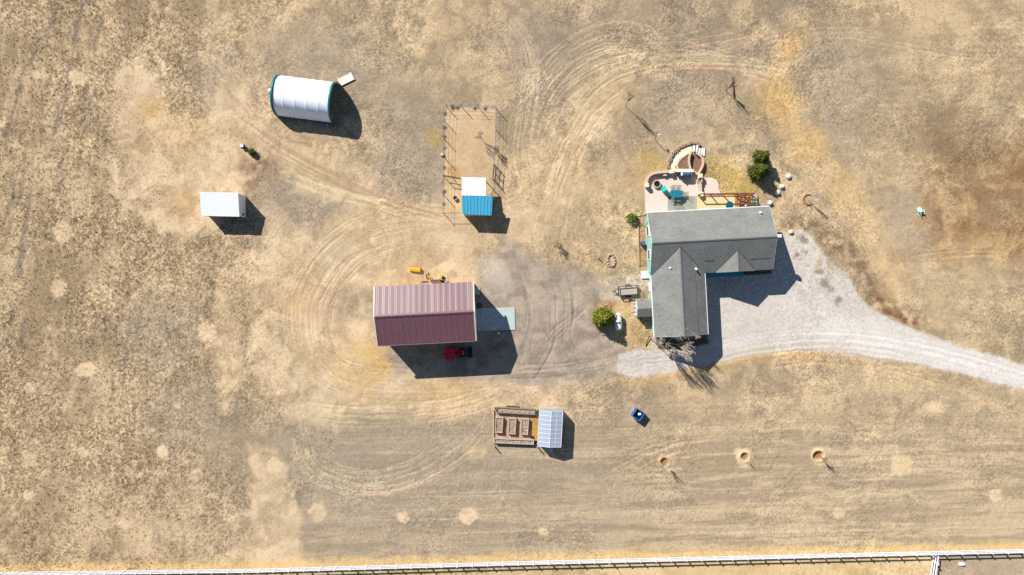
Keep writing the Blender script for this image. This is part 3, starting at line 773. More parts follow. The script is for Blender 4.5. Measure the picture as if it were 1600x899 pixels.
# openings
def opening(nm, c, sx, sz, ax, m, trim=.08):
    x,y,z = c; o = MB(); f = MB()
    if ax == 'x':   # facing +-x, thickness along x
        o.cbox(x,y,z,.06,sx,sz); f.cbox(x,y,z+sz/2+trim/2,.10,sx+2*trim,trim); f.cbox(x,y,z-sz/2-trim/2,.10,sx+2*trim,trim)
        f.cbox(x,y-sx/2-trim/2,z,.10,trim,sz); f.cbox(x,y+sx/2+trim/2,z,.10,trim,sz)
    else:
        o.cbox(x,y,z,sx,.06,sz); f.cbox(x,y,z+sz/2+trim/2,sx+2*trim,.10,trim); f.cbox(x,y,z-sz/2-trim/2,sx+2*trim,.10,trim)
        f.cbox(x-sx/2-trim/2,y,z,trim,.10,sz); f.cbox(x+sx/2+trim/2,y,z,trim,.10,sz)
    ob = o.build(nm, m, house); f.build('frame', M_whitepaint, ob); return ob
xw = UW+wi-.02
opening('window',(xw,1.6,1.55),1.1,1.2,'x',M_glass); opening('window',(xw,-1.2,1.55),1.1,1.2,'x',M_glass)
opening('door',(GU-GH+.28,-5.0,1.05),.9,2.05,'x',M_whitepaint); opening('window',(GU-GH+.28,-8.3,1.6),1.0,.9,'x',M_glass)
for v in (-5.4,-8.6):
    gd = opening('garage_door',(GU+GH-.28,v,1.1),2.5,2.15,'x',M_whitepaint)
for u in (-4.5,-1.5): opening('window',(u,HS-.33,1.5),1.4,1.2,'y',M_glass)
opening('patio_door',(1.8,HS-.33,1.05),1.9,2.05,'y',M_glass); opening('window',(5.0,HS-.33,1.55),1.1,1.1,'y',M_glass)
opening('window',(1.4,-HS+.33,1.5),1.5,1.2,'y',M_glass); opening('door',(4.6,-1.77,1.05),.95,2.05,'y',M_whitepaint); opening('window',(6.0,-1.77,1.5),.9,1.2,'y',M_glass)
opening('window',(UE-wi+.02,1.4,1.5),1.1,1.2,'x',M_glass)
pc = MB(); pc.cbox(6.6,-HS+.42,1.4,.14,.14,2.9); pc.cbox(5.0,-HS+.42,1.4,.14,.14,2.9); pc.build_each('porch_post', M_whitepaint, house)
# rain-water down pipe at the north west corner, bent out over the bed
MB().path([(UW+.2,HS-.15,2.7),(UW-.25,HS-.25,2.5),(UW-.9,HS-.2,.4),(UW-1.5,HS-.05,.12),(UW-1.9,HS+.05,.06)],.05).build('downspout', M_black, house)
MB().path([(GU-GH+.0,GV+.1,2.6),(GU-GH-.1,GV-.1,.3),(GU-GH-.5,GV-1.3,.06)],.045).build('downspout', M_black, house)

# ---- concrete walk by the front wall
def px_prism(pts, z0, z1, h=0): return MB().prism([W(x,y) for x,y in pts], z0, z1)
struct(px_prism([(1101,424),(1161,420.5),(1161,431),(1101,433.5)],-.1,.11).build('front_walk', M_tealpaint))
struct(px_prism([(743,482),(804,480.5),(805,515.5),(743.5,517.5)],-.1,.10).build('barn_apron', M_concrete))
struct(px_prism([(738,450.5),(750,450),(750,461),(738,461.5)],-.1,.10).build('barn_door_slab', M_concrete))
lw = MB().cbox(0,0,.1,1.0,.85,.24); o = lw.build('side_step', M_whitepaint); o.location = W(1008,429.5)+(0.0,); o.rotation_euler.z = R(3)
tag(o,'white landing step at the side door of the teal house','step')

# ================================================================== lean shed at the house's west side
sx,sy = W(1004.5,481.5)
sh = thing('garden_shed','small grey-roofed shed with pale teal walls tight against the garage side','shed',(sx,sy,0),R(2.5))
MB().box(-.98,.62,-.82,.82,-.1,1.55).build('wall', M_teal, sh)
rf = MB(); rf.slab([(-1.02,0,2.05),(.68,0,2.05),(.68,.98,1.56),(-1.02,.98,1.56)],.07); rf.slab([(-1.02,0,2.048),(.68,0,2.048),(.68,-.98,1.56),(-1.02,-.98,1.56)],.07)
rf.build('roof', M_shingle, sh)
tr_ = MB()
for v in (-.75,-.25,.25,.75): tr_.box(-1.035,-.985,v-.06,v+.06,0,1.5)
tr_.wallpoly([(-1.06,0,2.06),(-1.06,0,1.92),(-1.06,.98,1.44),(-1.06,.98,1.58)],(.035,0,0)); tr_.wallpoly([(-1.06,0,2.06),(-1.06,0,1.92),(-1.06,-.98,1.44),(-1.06,-.98,1.58)],(.035,0,0))
tr_.build_each('trim', M_whitepaint, sh)
MB().box(-.5,.2,-.86,-.825,0,1.4).build('door', M_whitepaint, sh)
o = px_prism([(985,469.5),(990,469.5),(991,488),(986,488)],-.05,.07).build('brick_strip', M_brickp); tag(o,'strip of pink brick pavers along the small shed wall','paving')

# ================================================================== BARN
def faded():  # sun sheen on the metal roof, painted into the colour as paler stripes
    m, nt, b = new_mat('maroon_painted_sheen'); b.inputs['Roughness'].default_value=.46; b.inputs['Specular IOR Level'].default_value=.6
    tc=nt.nodes.new('ShaderNodeTexCoord'); sp=nt.nodes.new('ShaderNodeSeparateXYZ'); nt.links.new(tc.outputs['Object'],sp.inputs[0])
    def mth(op,a,v):
        n=nt.nodes.new('ShaderNodeMath'); n.operation=op; nt.links.new(a,n.inputs[0])
        if isinstance(v,(int,float)): n.inputs[1].default_value=v
        else: nt.links.new(v,n.inputs[1])
        return n.outputs[0]
    nz=nt.nodes.new('ShaderNodeTexNoise'); nz.inputs['Scale'].default_value=1.0
    mp=nt.nodes.new('ShaderNodeMapping'); mp.inputs['Scale'].default_value=(1.6,.06,.06); nt.links.new(tc.outputs['Object'],mp.inputs['Vector']); nt.links.new(mp.outputs['Vector'],nz.inputs['Vector'])
    ph=mth('MULTIPLY',sp.outputs['X'],2*math.pi/.683); sn=mth('SINE',ph,0.0)
    a=mth('MULTIPLY_ADD',sn,.26); a.node.inputs[2].default_value=.0
    f=mth('ADD',a,nz.outputs['Fac'])
    r=nt.nodes.new('ShaderNodeValToRGB'); r.color_ramp.elements[0].position=.25; r.color_ramp.elements[1].position=.85
    r.color_ramp.elements[0].color=lin(106,76,80); r.color_ramp.elements[1].color=lin(152,128,128)
    nt.links.new(f,r.inputs['Fac']); nt.links.new(r.outputs['Color'],b.inputs['Base Color']); return m
M_sheen = faded()
barn = thing('pole_barn','long maroon metal-roofed barn with cream walls beside the dirt yard','barn',(-9.87,-2.98,0),R(2.93))
BL, BW_, BE, BR = 5.58, 3.36, 4.3, 5.5; bs = (BR-BE)/BW_
ro = MB().slab([(-BL,0,BR-.002),(BL,0,BR-.002),(BL,-BW_,BE),(-BL,-BW_,BE)],.05).build('roof', M_maroon, barn)
rn = MB().slab([(-BL,.003,BR),(BL,.003,BR),(BL,BW_,BE),(-BL,BW_,BE)],.05).build('roof', M_sheen, barn); rn['label'] = 'paler roof slope with painted sheen stripes'
n_rib = 49
rb = MB()
for i in range(n_rib):
    u = -BL+.06+(2*BL-.12)*i/(n_rib-1); big = (i%3==0)
    w, hh = (.05,.014) if big else (.025,.008)
    for s in (1,-1):
        a = (u-w,s*.1,BR-.1*bs); 
        pts = [(u-w,s*.1,BR-.1*bs+.0),(u-w*.45,s*.1,BR-.1*bs+hh),(u+w*.45,s*.1,BR-.1*bs+hh),(u+w,s*.1,BR-.1*bs)]
        rb.wallpoly(pts,(0,s*(BW_-.11),-(BW_-.11)*bs))
rb.build('ribs', M_maroon2, ro)
cp = MB()
for s in (1,-1): cp.slab([(-BL,0,BR+.055),(BL,0,BR+.055),(BL,s*.2,BR+.055-.2*bs),(-BL,s*.2,BR+.055-.2*bs)],.02)
cp.build('ridge_cap', M_maroon, ro)
rk = MB()
for u in (-BL-.12,BL+.003):
    for s in (1,-1): rk.wallpoly([(u,0,BR+.05),(u,0,BR-.18),(u,s*(BW_+.02),BE-.18),(u,s*(BW_+.02),BE+.05)],(.117,0,0))
rk.build_each('rake_trim', M_cream, barn)
wl = MB(); bb = .18
wl.box(-BL+bb,BL-bb,BW_-bb-.1,BW_-bb,-.1,BE+bb*bs-.09); wl.box(-BL+bb,BL-bb,-BW_+bb,-BW_+bb+.1,-.1,BE+bb*bs-.09)
for u in (-BL+bb-.1,BL-bb):
    wl.wallpoly([(u,-BW_+bb,-.1),(u,BW_-bb,-.1),(u,BW_-bb,BE+bb*bs-.09),(u,0,BR-.08),(u,-BW_+bb,BE+bb*bs-.09)],(.1,0,0))
wl.build('wall', M_cream, barn)
dr = MB().box(BL-bb+.103,BL-bb+.15,-1.75,1.0,.1,3.4).build('overhead_door', M_whitepaint, barn)
MB().box(BL-bb+.103,BL-bb+.15,2.0,2.9,.1,2.2).build('door', M_whitepaint, barn)
gt = MB(); gt.box(-BL,BL,-BW_-.1,-BW_-.003,BE-.12,BE-.005); gt.build('gutter', M_maroon2, barn)
lp = MB().cbox(BL+.12,.05,5.0,.3,.1,.12).build('yard_lamp', M_white, barn)

# clutter by the barn
x,y = W(649,421.5)
o = thing('loader_bucket','bright yellow loader bucket lying on the dirt behind the barn','bucket',(x,y,0),R(-8))
bk = MB(); prof = [(.28,.42),(.05,.45),(-.2,.34),(-.26,.12),(-.1,.02),(.3,.0)]
n = len(prof)
for i in range(n-1):
    (a,za),(b_,zb_) = prof[i],prof[i+1]
    bk.wallpoly([(-.62,a,za),(-.62,b_,zb_),(-.62,b_*.97,zb_+.03),(-.62,a*.97,za+.03)],(1.24,0,0))
bk.build('shell', M_yellow, o)
sd = MB()
for s in (-.65,.62): sd.wallpoly([(s,p[0],p[1]) for p in prof],(.03,0,0))
sd.build_each('side_plate', M_yellow, o)
MB().cbox(0,.3,.03,1.28,.1,.04).build('cutting_edge', M_steel, o)
x,y = W(681,434)
o = thing('box_blade','faded yellow implement frame standing against the barn back wall','implement',(x,y,0),R(4))
f = MB()
f.tube((-.75,.2,.55),(.75,.25,.55),.05); f.tube((-.75,.2,.55),(-.7,-.35,.5),.05); f.tube((.75,.25,.55),(.7,-.35,.5),.05); f.tube((-.6,0,.55),(.6,.0,.55),.035)
f.tube((0,.2,.55),(0,.5,.75),.04); f.tube((.62,.6,.5),(.6,-.3,.5),.04)
f.build('frame', M_yellowold, o)
bl = MB(); bl.wallpoly([(-.75,-.35,.04),(-.75,-.30,.5),(-.75,-.26,.5),(-.75,-.31,.04)],(1.5,0,0)); bl.build('blade', M_post, o)
lg = MB()
for a,b_ in ((-.7,.2),(.7,.25),(-.68,-.33),(.68,-.33)): lg.tube((a,b_,0),(a,b_,.55),.035)
lg.build_each('leg', M_yellowold, o)
x,y = W(692,437)
def tyre(name, loc, r, label, flatd=True):
    o = MB(); pr=[]
    for i in range(10):
        tt = 2*math.pi*i/10; pr.append((r*.72+r*.28*math.cos(tt), r*.28+r*.26*math.sin(tt)))
    vs=[];fs=[];N_=22
    for j,(rr_,zz_) in enumerate(pr):
        for i in range(N_):
            a=2*math.pi*i/N_; vs.append((rr_*math.cos(a),rr_*math.sin(a),zz_))
    for j in range(10):
        for i in range(N_): fs.append((j*N_+i,j*N_+(i+1)%N_,((j+1)%10)*N_+(i+1)%N_,((j+1)%10)*N_+i))
    o.add(vs,fs); ob=o.build(name,M_dark,None,True); ob.location=loc; return tag(ob,label,'tyre')
tyre('tyre',(x,y,.02),.36,'black tyre lying flat beside the faded yellow implement frame')
x,y = W(697.5,439); o = MB().lathe([(.13,0),(.16,.36),(.165,.37),(.14,.37),(.12,.05)],0,0,16).build('bucket',M_white,None); o.location=(x,y,0); tag(o,'small white bucket by the tyre behind the barn','bucket')
x,y = W(668,431)
o = thing('pallet_fork','dark steel U-shaped implement on the ground near the yellow frame','implement',(x,y,0),R(10))
f = MB(); f.cbox(-.14,0,.05,.09,.5,.08); f.cbox(.14,.05,.05,.09,.6,.08); f.cbox(0,-.27,.1,.4,.08,.2); f.build_each('fork', M_barkd, o)
x,y = W(664,440.3); o = MB().cbox(0,0,.06,.8,.12,.12).build('timber', M_barkd); o.location=(x,y,0); o.rotation_euler.z=R(3); tag(o,'short dark timber on the dirt at the barn eave','timber')
x,y = W(749,477); 
o = thing('planter_pot','dark pot with a stubby plant in the barn shade by the slab','pot',(x,y,0))
MB().lathe([(.2,0),(.27,.38),(.29,.4),(.23,.4),(.2,.3)],0,0,14).build('pot', M_dark, o); MB().blob(0,0,.5,.2,.2,.2,4,.3).build('plant', M_ever2, o)
x,y = W(779,521); o = MB().blob(0,0,.1,.22,.16,.16,8,.25).build('rock', M_rockt); o.location=(x,y,0); tag(o,'small rock in the barn shadow below the concrete apron','rock')

# ================================================================== TRACTOR
x,y = W(713,551)
tr = thing('tractor','red compact tractor with canopy and front loader parked in the barn shade','tractor',(x,y,0),R(2))
MB().cbox(-.62,0,1.98,1.28,1.25,.09,ry=R(-2)).build('canopy', M_red, tr, bevel=.03)
cp = MB()
for a,b_ in ((-1.1,.45),(-1.1,-.45),(-.1,.42),(-.1,-.42)): cp.tube((a,b_,.7),(a*.98-.02,b_*1.05,1.95),.03)
cp.build_each('canopy_post', M_black, tr)
hd = MB(); hd.wallpoly([(.15,-.27,.55),(.15,-.27,1.18),(.85,-.24,1.1),(1.0,-.22,.95),(1.0,-.22,.55)],(0,.52,0)); hd.build('hood', M_red, tr, bevel=.04)
MB().box(.3,.8,-.05,.05,1.0,1.32).build('exhaust', M_black, tr)
ch = MB(); ch.box(-1.0,1.0,-.18,.18,.38,.6); ch.box(-.9,-.1,-.3,.3,.55,.72); ch.build('chassis', M_black, tr)
st_ = MB(); st_.cbox(-.72,0,.85,.42,.42,.1); st_.cbox(-.95,0,1.08,.1,.42,.4); st_.build('seat', M_black, tr)
MB().tube((.0,0,.75),(-.2,0,1.15),.025).lathe([(.17,1.13),(.19,1.15),(.17,1.17),(.14,1.15)],-.2,0,14).build('steering_wheel', M_black, tr)
def wheel(px_,py_,r,w_):
    q = MB().lathe([(r*.55,-w_/2),(r*.93,-w_/2),(r,-w_*.3),(r,w_*.3),(r*.93,w_/2),(r*.55,w_/2)],px_,py_,20,'y',r).build('wheel', M_dark, tr)
    MB().lathe([(r*.2,-w_*.4),(r*.56,-w_*.32),(r*.56,w_*.32),(r*.2,w_*.4)],px_,py_,14,'y',r).build('rim', M_red, q)
for s in (1,-1): wheel(-.68,s*.58,.52,.3); wheel(.72,s*.46,.32,.2)
fn = MB()
for s in (1,-1): fn.box(-1.1,-.25,s*.58-.16,s*.58+.16,1.08,1.13)
fn.build_each('fender', M_red, tr)
ar = MB()
for s in (1,-1): ar.path([(.25,s*.36,1.25),(1.0,s*.38,.95),(1.45,s*.38,.35)],.045)
ar.tube((1.2,-.38,.65),(1.2,.38,.65),.04); ar.build('loader_arm', M_black, tr)
bq = MB(); bq.wallpoly([(1.42,-.66,.12),(1.42,-.66,.62),(1.5,-.66,.64),(1.55,-.66,.14),(1.9,-.66,.08),(1.9,-.66,.03),(1.48,-.66,.04)],(0,1.32,0)); bq.build('loader_bucket', M_black, tr)

# ================================================================== HOOP BARN
cx_,cy_ = W((441+531+524+434)/4,(121+133+194+182)/4)
hb = thing('hoop_barn','white fabric hoop shelter with teal end bands in the dry field','hoop shelter',(cx_,cy_,0),R(-7.2))
HL, HWd, HH = 3.42, 2.38, 3.2
def arch(k, n=28):
    pts=[]
    for i in range(n+1):
        a = math.pi*i/n; c_,s_ = math.cos(a),math.sin(a)
        pts.append((HWd*k*math.copysign(abs(c_)**.85,c_), HH*k*abs(s_)**.85))
    return pts
cov = MB(); nseg = 120; A_ = arch(1.0)
vs=[];fs=[]
for i in range(nseg+1):
    u = -HL+2*HL*i/nseg; ph = (i/nseg*5)%1.0
    sag = 1-.006*math.sin(math.pi*ph)**.8+.004*math.exp(-(min(ph,1-ph)/.05)**2)
    for (v,z) in A_: vs.append((u,v*sag,z*sag))
n=len(A_)
for i in range(nseg):
    for j in range(n-1): fs.append((i*n+j,i*n+j+1,(i+1)*n+j+1,(i+1)*n+j))
cov.add(vs,fs); co_ = cov.build('cover', M_tarp, hb, True)
md = co_.modifiers.new('thick','SOLIDIFY'); md.thickness=.02; md.offset=-1
def band(u0,u1,k):
    m=MB(); vs=[];fs=[]
    P=arch(k)
    for u in (u0,u1):
        for (v,z) in P: vs.append((u,v,z))
    for j in range(n-1): fs.append((j,j+1,n+j+1,n+j))
    m.add(vs,fs); o=m.build('end_band',M_tealtrim,hb,True); q=o.modifiers.new('thick','SOLIDIFY'); q.thickness=.03; q.offset=1; return o
band(-HL-.08,-HL+.22,1.012); band(HL-.20,HL+.1,1.012)
sk = MB(); sk.box(-HL,HL,-HWd-.06,-HWd+.0,0,.45); sk.box(-HL,HL,HWd,HWd+.06,0,.35); sk.build_each('skirt', M_tealtrim, hb)
ew = MB(); ew.wallpoly([(-HL+.05,v*.97,z*.97) for v,z in A_],(.03,0,0)); ew.build('end_wall', M_tarp, hb)
ho = MB()
for i in range(6):
    u=-HL+.1+(2*HL-.2)*i/5; P=arch(.965)
    MB().path([(u,v,z) for v,z in P],.03,5).build('hoop', M_steel, hb)
fl = MB(); fl.wallpoly([(-HL-1.5,.6,.5),(-HL-.1,1.35,.3),(-HL-.1,.35,1.3)],(.04,.0,.05)); fl.wallpoly([(-HL-1.5,.6,.5),(-HL-.1,.35,1.3),(-HL-.1,-.4,.9)],(.04,0,.05)); fl.build('tarp_flap', M_tarp, hb)
an = MB()
for u in (-2.2,-.9,.4,2.6): an.blob(u,-HWd-.2,.06,.07,.06,.06,2,.2)
an.build_each('anchor_weight', M_white, hb)
x,y = W(541,124.5); o=thing('door_panel','weathered white board lying on the grass at the open end of the hoop shelter','board',(x,y,0),R(26))
MB().cbox(0,0,.12,1.85,.98,.05).build('panel', M_sheetw, o); q=MB(); q.cbox(0,.44,.15,1.85,.06,.03); q.cbox(0,-.44,.15,1.85,.06,.03); q.cbox(.0,0,.15,.06,.82,.03); q.build('batten', M_sheetw, o)

# ================================================================== WHITE METAL SHED
ms = thing('loafing_shed','white metal lean-to shed standing alone on bare dirt','shed',(-34.15,9.72,0),R(-1.2))
MS = [(-2.23,1.37,2.6),(2.23,1.37,2.6),(2.23,-1.37,2.05),(-2.23,-1.37,2.05)]
MB().slab(MS,.05).build('roof', M_white, ms)
rb = MB()
for i in range(20):
    u=-2.2+4.4*i/19
    rb.wallpoly([(u-.03,1.37,2.6),(u,1.37,2.606),(u+.03,1.37,2.6)],(0,-2.74,-.55))
rb.build('ribs', M_white, ms.children[0])
w_=MB(); w_.wallpoly([(2.12,1.3,-.1),(2.12,1.3,2.53),(2.12,-1.3,2.01),(2.12,-1.3,-.1)],(.05,0,0)); w_.wallpoly([(-2.17,1.3,-.1),(-2.17,1.3,2.53),(-2.17,-1.3,2.01),(-2.17,-1.3,-.1)],(.05,0,0)); w_.box(-2.12,2.12,1.25,1.3,-.1,2.5)
w_.build('wall', M_white, ms)
p=MB()
for u in (-2.08,-.7,.7,2.08): p.cbox(u,-1.25,1.0,.09,.09,2.05)
p.build_each('post', M_steel, ms)
MB().cbox(2.2,-1.0,.9,.06,.3,.35).build('hatch', M_post, ms)
x,y=W(381,230); o=thing('feed_tub','black and white tub at the edge of the bare dirt','tub',(x,y,0)); MB().lathe([(.2,0),(.28,.3),(.3,.32),(.24,.32),(.2,.1)],0,0,14).build('tub',M_dark,o); MB().lathe([(.02,.34),(.2,.33),(.2,.36),(.02,.38)],-.1,.1,12).build('lid',M_white,o)

# ================================================================== FOLIAGE + BARE TREES
def leaf_crown(name, m, parent, pts_fn, n, size, seed):
    rs = np.random.RandomState(seed)
    C = pts_fn(rs, n)
    A3 = rs.normal(size=(n,3)); A3/=np.linalg.norm(A3,axis=1)[:,None]
    B3 = np.cross(A3, rs.normal(size=(n,3))); B3/=np.linalg.norm(B3,axis=1)[:,None]+1e-6
    s = size*rs.uniform(.6,1.4,(n,1))
    V = np.stack([C-B3*s*.35, C+B3*s*.35, C+A3*s+B3*s*.1],1).reshape(-1,3)
    me = bpy.data.meshes.new(name); me.from_pydata(V.tolist(),[],np.arange(n*3).reshape(-1,3).tolist()); me.materials.append(m)
    o = bpy.data.objects.new(name,me); COL.objects.link(o); o.parent=parent; return o
def cone_pts(h, r, z0=.1, lumps=9, seed=1, power=.8):
    rl = np.random.RandomState(seed); L = [(rl.uniform(0,2*np.pi), rl.uniform(.05,.8)) for _ in range(lumps)]
    def fn(rs,n):
        z = 1-np.sqrt(rs.rand(n)) ; z = np.clip(z**.9,0,1)
        th = rs.uniform(0,2*np.pi,n); lump = np.ones(n)
        for a,zz in L:
            d = np.cos(th-a)*.5+.5; lump += .28*(d**10)*np.exp(-((z-zz)/.18)**2)
        lump += .12*np.sin(th*5+z*9)+.10*np.sin(th*9-z*21)
        spray = (np.sin(th*7+seed)*np.sin(z*17+th*3+seed*2)+np.sin(th*13-z*31+seed)*.6)
        rad = r*(1-z)**power*lump*np.where(z<.08,.85,1)*(.2+.8*rs.rand(n)**.45)*(1+.16*spray)*(1+.25*(rs.rand(n)<.05))
        return np.stack([rad*np.cos(th),rad*np.sin(th),z0+z*(h-z0)],1)
    return fn
def evergreen(label, px_, py_, h, r, m, seed, n=5200, power=.8, group=None, name='juniper_tree', z0=.1, size=.15):
    x,y=W(px_,py_); o=thing(name,label,'tree' if h>1.2 else 'shrub',(x,y,0),0,group)
    MB().tube((0,0,-.1),(0,0,h*.75),.09,.03).build('trunk',M_barkd,o)
    leaf_crown('crown',m,o,cone_pts(h,r,z0,9,seed,power),n,size,seed); return o
evergreen('dense round green juniper beside the white propane tank',939.5,496,3.4,1.08,M_ever,3,6500,.62,size=.19)
evergreen('slimmer juniper of the pair by the white boulders, farther from the house',1186,248.5,2.9,.78,M_ever2,5,5200,.6)
evergreen('bushier juniper of the pair by the white boulders, nearer the house',1181.5,270,3.0,.98,M_ever2,9,6800,.6)
evergreen('small dark green shrub at the weedy bank above the white shed',395,239,.8,.42,M_ever2,12,1200,.5,name='shrub',size=.1)
evergreen('sparse green shrub beside the house corner downspout',987,341,1.1,.6,M_bush,14,900,.4,name='shrub',size=.13)

def bare_tree(label, px_, py_, h, spread, seed, levels=4, mt=None, mtw=None, name='bare_tree', stems=1, r0=.07, up=.75, kids=3, rad=1.0):
    rr_=random.Random(seed); x,y=W(px_,py_); o=thing(name,label,'tree',(x,y,0))
    T=MB(); Bm=MB()
    def grow(p,d,L,r,lv):
        q=p; dd=d.copy(); nseg=3
        for s in range(nseg):
            dd=(dd+Vector((rr_.uniform(-.16,.16),rr_.uniform(-.16,.16),.04))).normalized()
            q2=q+dd*L/nseg
            (T if lv==0 else Bm).tube(q,q2,r*(1-.25*s/nseg),r*(1-.25*(s+1)/nseg),5 if lv<2 else 3)
            if lv<levels and (lv>0 or s>0):
                for k in range(kids-1 if s<nseg-1 else kids):
                    a=rr_.uniform(0,2*math.pi); 
                    side=Vector((math.cos(a)*spread,math.sin(a)*spread,up*rr_.uniform(.4,1.1)))
                    grow(q2,(dd*.55+side*.6).normalized(),L*rr_.uniform(.5,.72),r*.55,lv+1)
            q=q2
    for s in range(stems):
        a=2*math.pi*s/stems+rr_.uniform(0,1); tilt=0 if stems==1 else .38
        grow(Vector((math.cos(a)*.08*(stems>1),math.sin(a)*.08*(stems>1),-.05)),Vector((math.cos(a)*tilt,math.sin(a)*tilt,1)).normalized(),h*.5,r0,0)
    T.build('trunk',mt or M_bark,o); Bm.build('crown',mtw or M_twig,o); return o
bare_tree('larger leafless tree with pale twigs against the garage gable',1043,538,4.9,.36,21,3,stems=5,r0=.04,kids=3,up=.9)
bare_tree('smaller leafless tree with pale twigs at the garage gable corner',1060,536,4.5,.32,23,3,stems=3,r0=.035,kids=3,up=.9)
bare_tree('thin leafless tree inside the livestock pen',751,215,1.9,.8,31,3,M_twigd,M_twigd,r0=.03)
bare_tree('tall thin bare sapling in open grass above the patio',977.5,165.8,3.6,.35,33,3,M_twigd,M_twigd,name='bare_sapling',r0=.035,up=1.3)
bare_tree('bare sapling in yellow grass beside a fallen log',1133,141.5,2.6,.4,35,3,M_twigd,M_twigd,name='bare_sapling',r0=.04,up=1.2)
bare_tree('bare sapling in a red edging ring near the house end',1264,313,2.5,.4,37,3,M_twig,M_twig,name='bare_sapling',r0=.03,up=1.2)
bare_tree('young bare tree in a dug basin, the nearest in its row to the blue bin',1041,724,1.9,.55,39,3,M_twig,M_twig,name='bare_sapling',r0=.03)
bare_tree('thin whip of a young tree in the middle basin of its row',1164,715,1.5,.3,41,2,M_twig,M_twig,name='bare_sapling',r0=.02,up=1.2)
bare_tree('young bare tree in the basin with the widest pale rim',1281,713,1.7,.5,43,3,M_twigd,M_twigd,name='bare_sapling',r0=.03)
bare_tree('low bare bush in brown weeds left of the house',873,385,1.3,.9,45,3,M_twigd,M_twigd,name='bare_bush',stems=4,r0=.02)
bare_tree('bare bush at the pen fence, below the leaning tree',775,237,1.4,.8,47,3,M_twigd,M_twigd,name='bare_bush',stems=3,r0=.02)
# fallen log
x,y=W(1145,136); o=thing('fallen_log','dark brown log lying beside the sapling in yellow grass','log',(x,y,0),R(4)); q=MB(); q.tube((.05,-1.2,.14),(-.0,1.2,.12),.09,.07,8); q.build('log',M_barkd,o,True); q=MB(); q.tube((.0,.1,.16),(.35,.5,.3),.04,.02,6); q.tube((.03,-.5,.15),(-.3,-.8,.2),.04,.02,6); q.build_each('stub',M_barkd,o)
# red ring edging
x,y=W(1263,312); q=MB(); q.ribbon([(.62*math.cos(R(a)),.62*math.sin(R(a))) for a in range(70,300,12)],.09,0,.12); o=q.build('edging_ring',M_redring); o.location=(x,y,0); tag(o,'red curved edging half round the sapling near the house end','garden edging')
# stone ring
x,y=W(955,407); o=thing('stone_ring','oval ring of pink and white stones in the grass beside the yard','stone ring',(x,y,0),R(8)); 
for k in range(12):
    a=2*math.pi*k/12; MB().blob(.42*math.cos(a),.72*math.sin(a),.09,.16,.14,.13,60+k,.2,8,6).build('stone',M_rockp if k%3 else M_brickp,o)
# plank, posts
x,y=W(938,407); o=MB().cbox(0,0,.05,.7,.15,.09).build('timber',M_barkd); o.location=(x,y,0); o.rotation_euler.z=R(-47); tag(o,'short black timber lying by the stone ring','timber')
# boulders
for k,(px_,py_,r,lb) in enumerate(((1231.5,276,.32,'white boulder standing apart beyond the juniper shadows'),(1221,292,.29,'white boulder just outside the tip of the juniper shadow'),(1214.5,301.5,.30,'white boulder lying inside the tip of the juniper shadow'),(1202.5,317.5,.30,'white boulder at the north corner of the house roof'))):
    x,y=W(px_,py_); o=MB().blob(0,0,.16,r,r*.95,.24,80+k,.1,12,8).build('boulder',M_rock,None,True); o.location=(x,y,0); tag(o,lb,'boulder','white boulders by the junipers')
x,y=W(1235,363); o=MB().blob(0,0,.12,.3,.26,.18,90,.15).build('boulder',M_rockt,None,True); o.location=(x,y,0); tag(o,'tan boulder where grass meets the gravel by the house','boulder')
x,y=W(1250,438); o=MB().blob(0,0,.06,.13,.11,.1,91,.15).build('rock',M_post,None,True); o.location=(x,y,0); tag(o,'dark stone on the gravel at the tip of the roof shadow','rock')
for k,(px_,py_,r,lb) in enumerate(((1508,785,.2,''),)): pass
# tipped chair in the east field
def plastic_chair(label, m, px_, py_, rz, tipped=False, name='lawn_chair'):
    x,y=W(px_,py_); o=thing(name,label,'chair',(x,y,0),rz)
    def b(mb,nm):
        ob=mb.build(nm,m,o)
        if tipped: ob.rotation_euler=(R(-88),0,0); ob.location=(0,-.2,.26)
        return ob
    b(MB().cbox(0,0,.4,.5,.5,.04),'seat'); b(MB().cbox(0,.25,.72,.5,.04,.62,rx=R(-14)),'backrest')
    for s in (-1,1):
        b(MB().cbox(s*.27,0,.6,.06,.5,.03),'armrest')
        b(MB().cbox(s*.24,-.22,.3,.05,.05,.6),'leg'); b(MB().cbox(s*.24,.24,.3,.05,.05,.6),'leg')
    return o
plastic_chair('pale turquoise chair tipped over in the brown grass, alone in the field',mat('pale_turquoise_plastic',(172,220,214),.5,.05,3),1438,334,R(15),True)

# ================================================================== SHELTER AND PEN
cx0,cy0=W(746,307,2.3)
sl = thing('livestock_shelter','livestock shelter with half white and half blue metal roof in the pen','shelter',(0,0,0))
def wp(px_,py_,h): x,y=W(px_,py_,h); return (x,y,h)
MB().slab([wp(722.2,277.3,2.0),wp(759.3,278,2.0),wp(758.6,306,2.36),wp(721.4,305.4,2.36)],.05).build('white_roof',M_white,sl)
blue=MB().slab([wp(721.4,305.4,2.358),wp(769.8,306.6,2.358),wp(768,336.8,2.0),wp(722.1,334.8,2.0)],.05).build('blue_roof',M_blueroof,sl)
rb=MB()
for i in range(9):
    f0=(i+.5)/9
    a=wp(721.4+48.4*f0,305.4+1.2*f0,2.358); c=wp(722.1+45.9*f0,334.8+2*f0,2.0)
    rb.wallpoly([(a[0]-.05,a[1],a[2]),(a[0]-.02,a[1],a[2]+.04),(a[0]+.02,a[1],a[2]+.04),(a[0]+.05,a[1],a[2])],(c[0]-a[0],c[1]-a[1],c[2]-a[2]))
rb.build('ribs',M_blueroof,blue)
rb=MB()
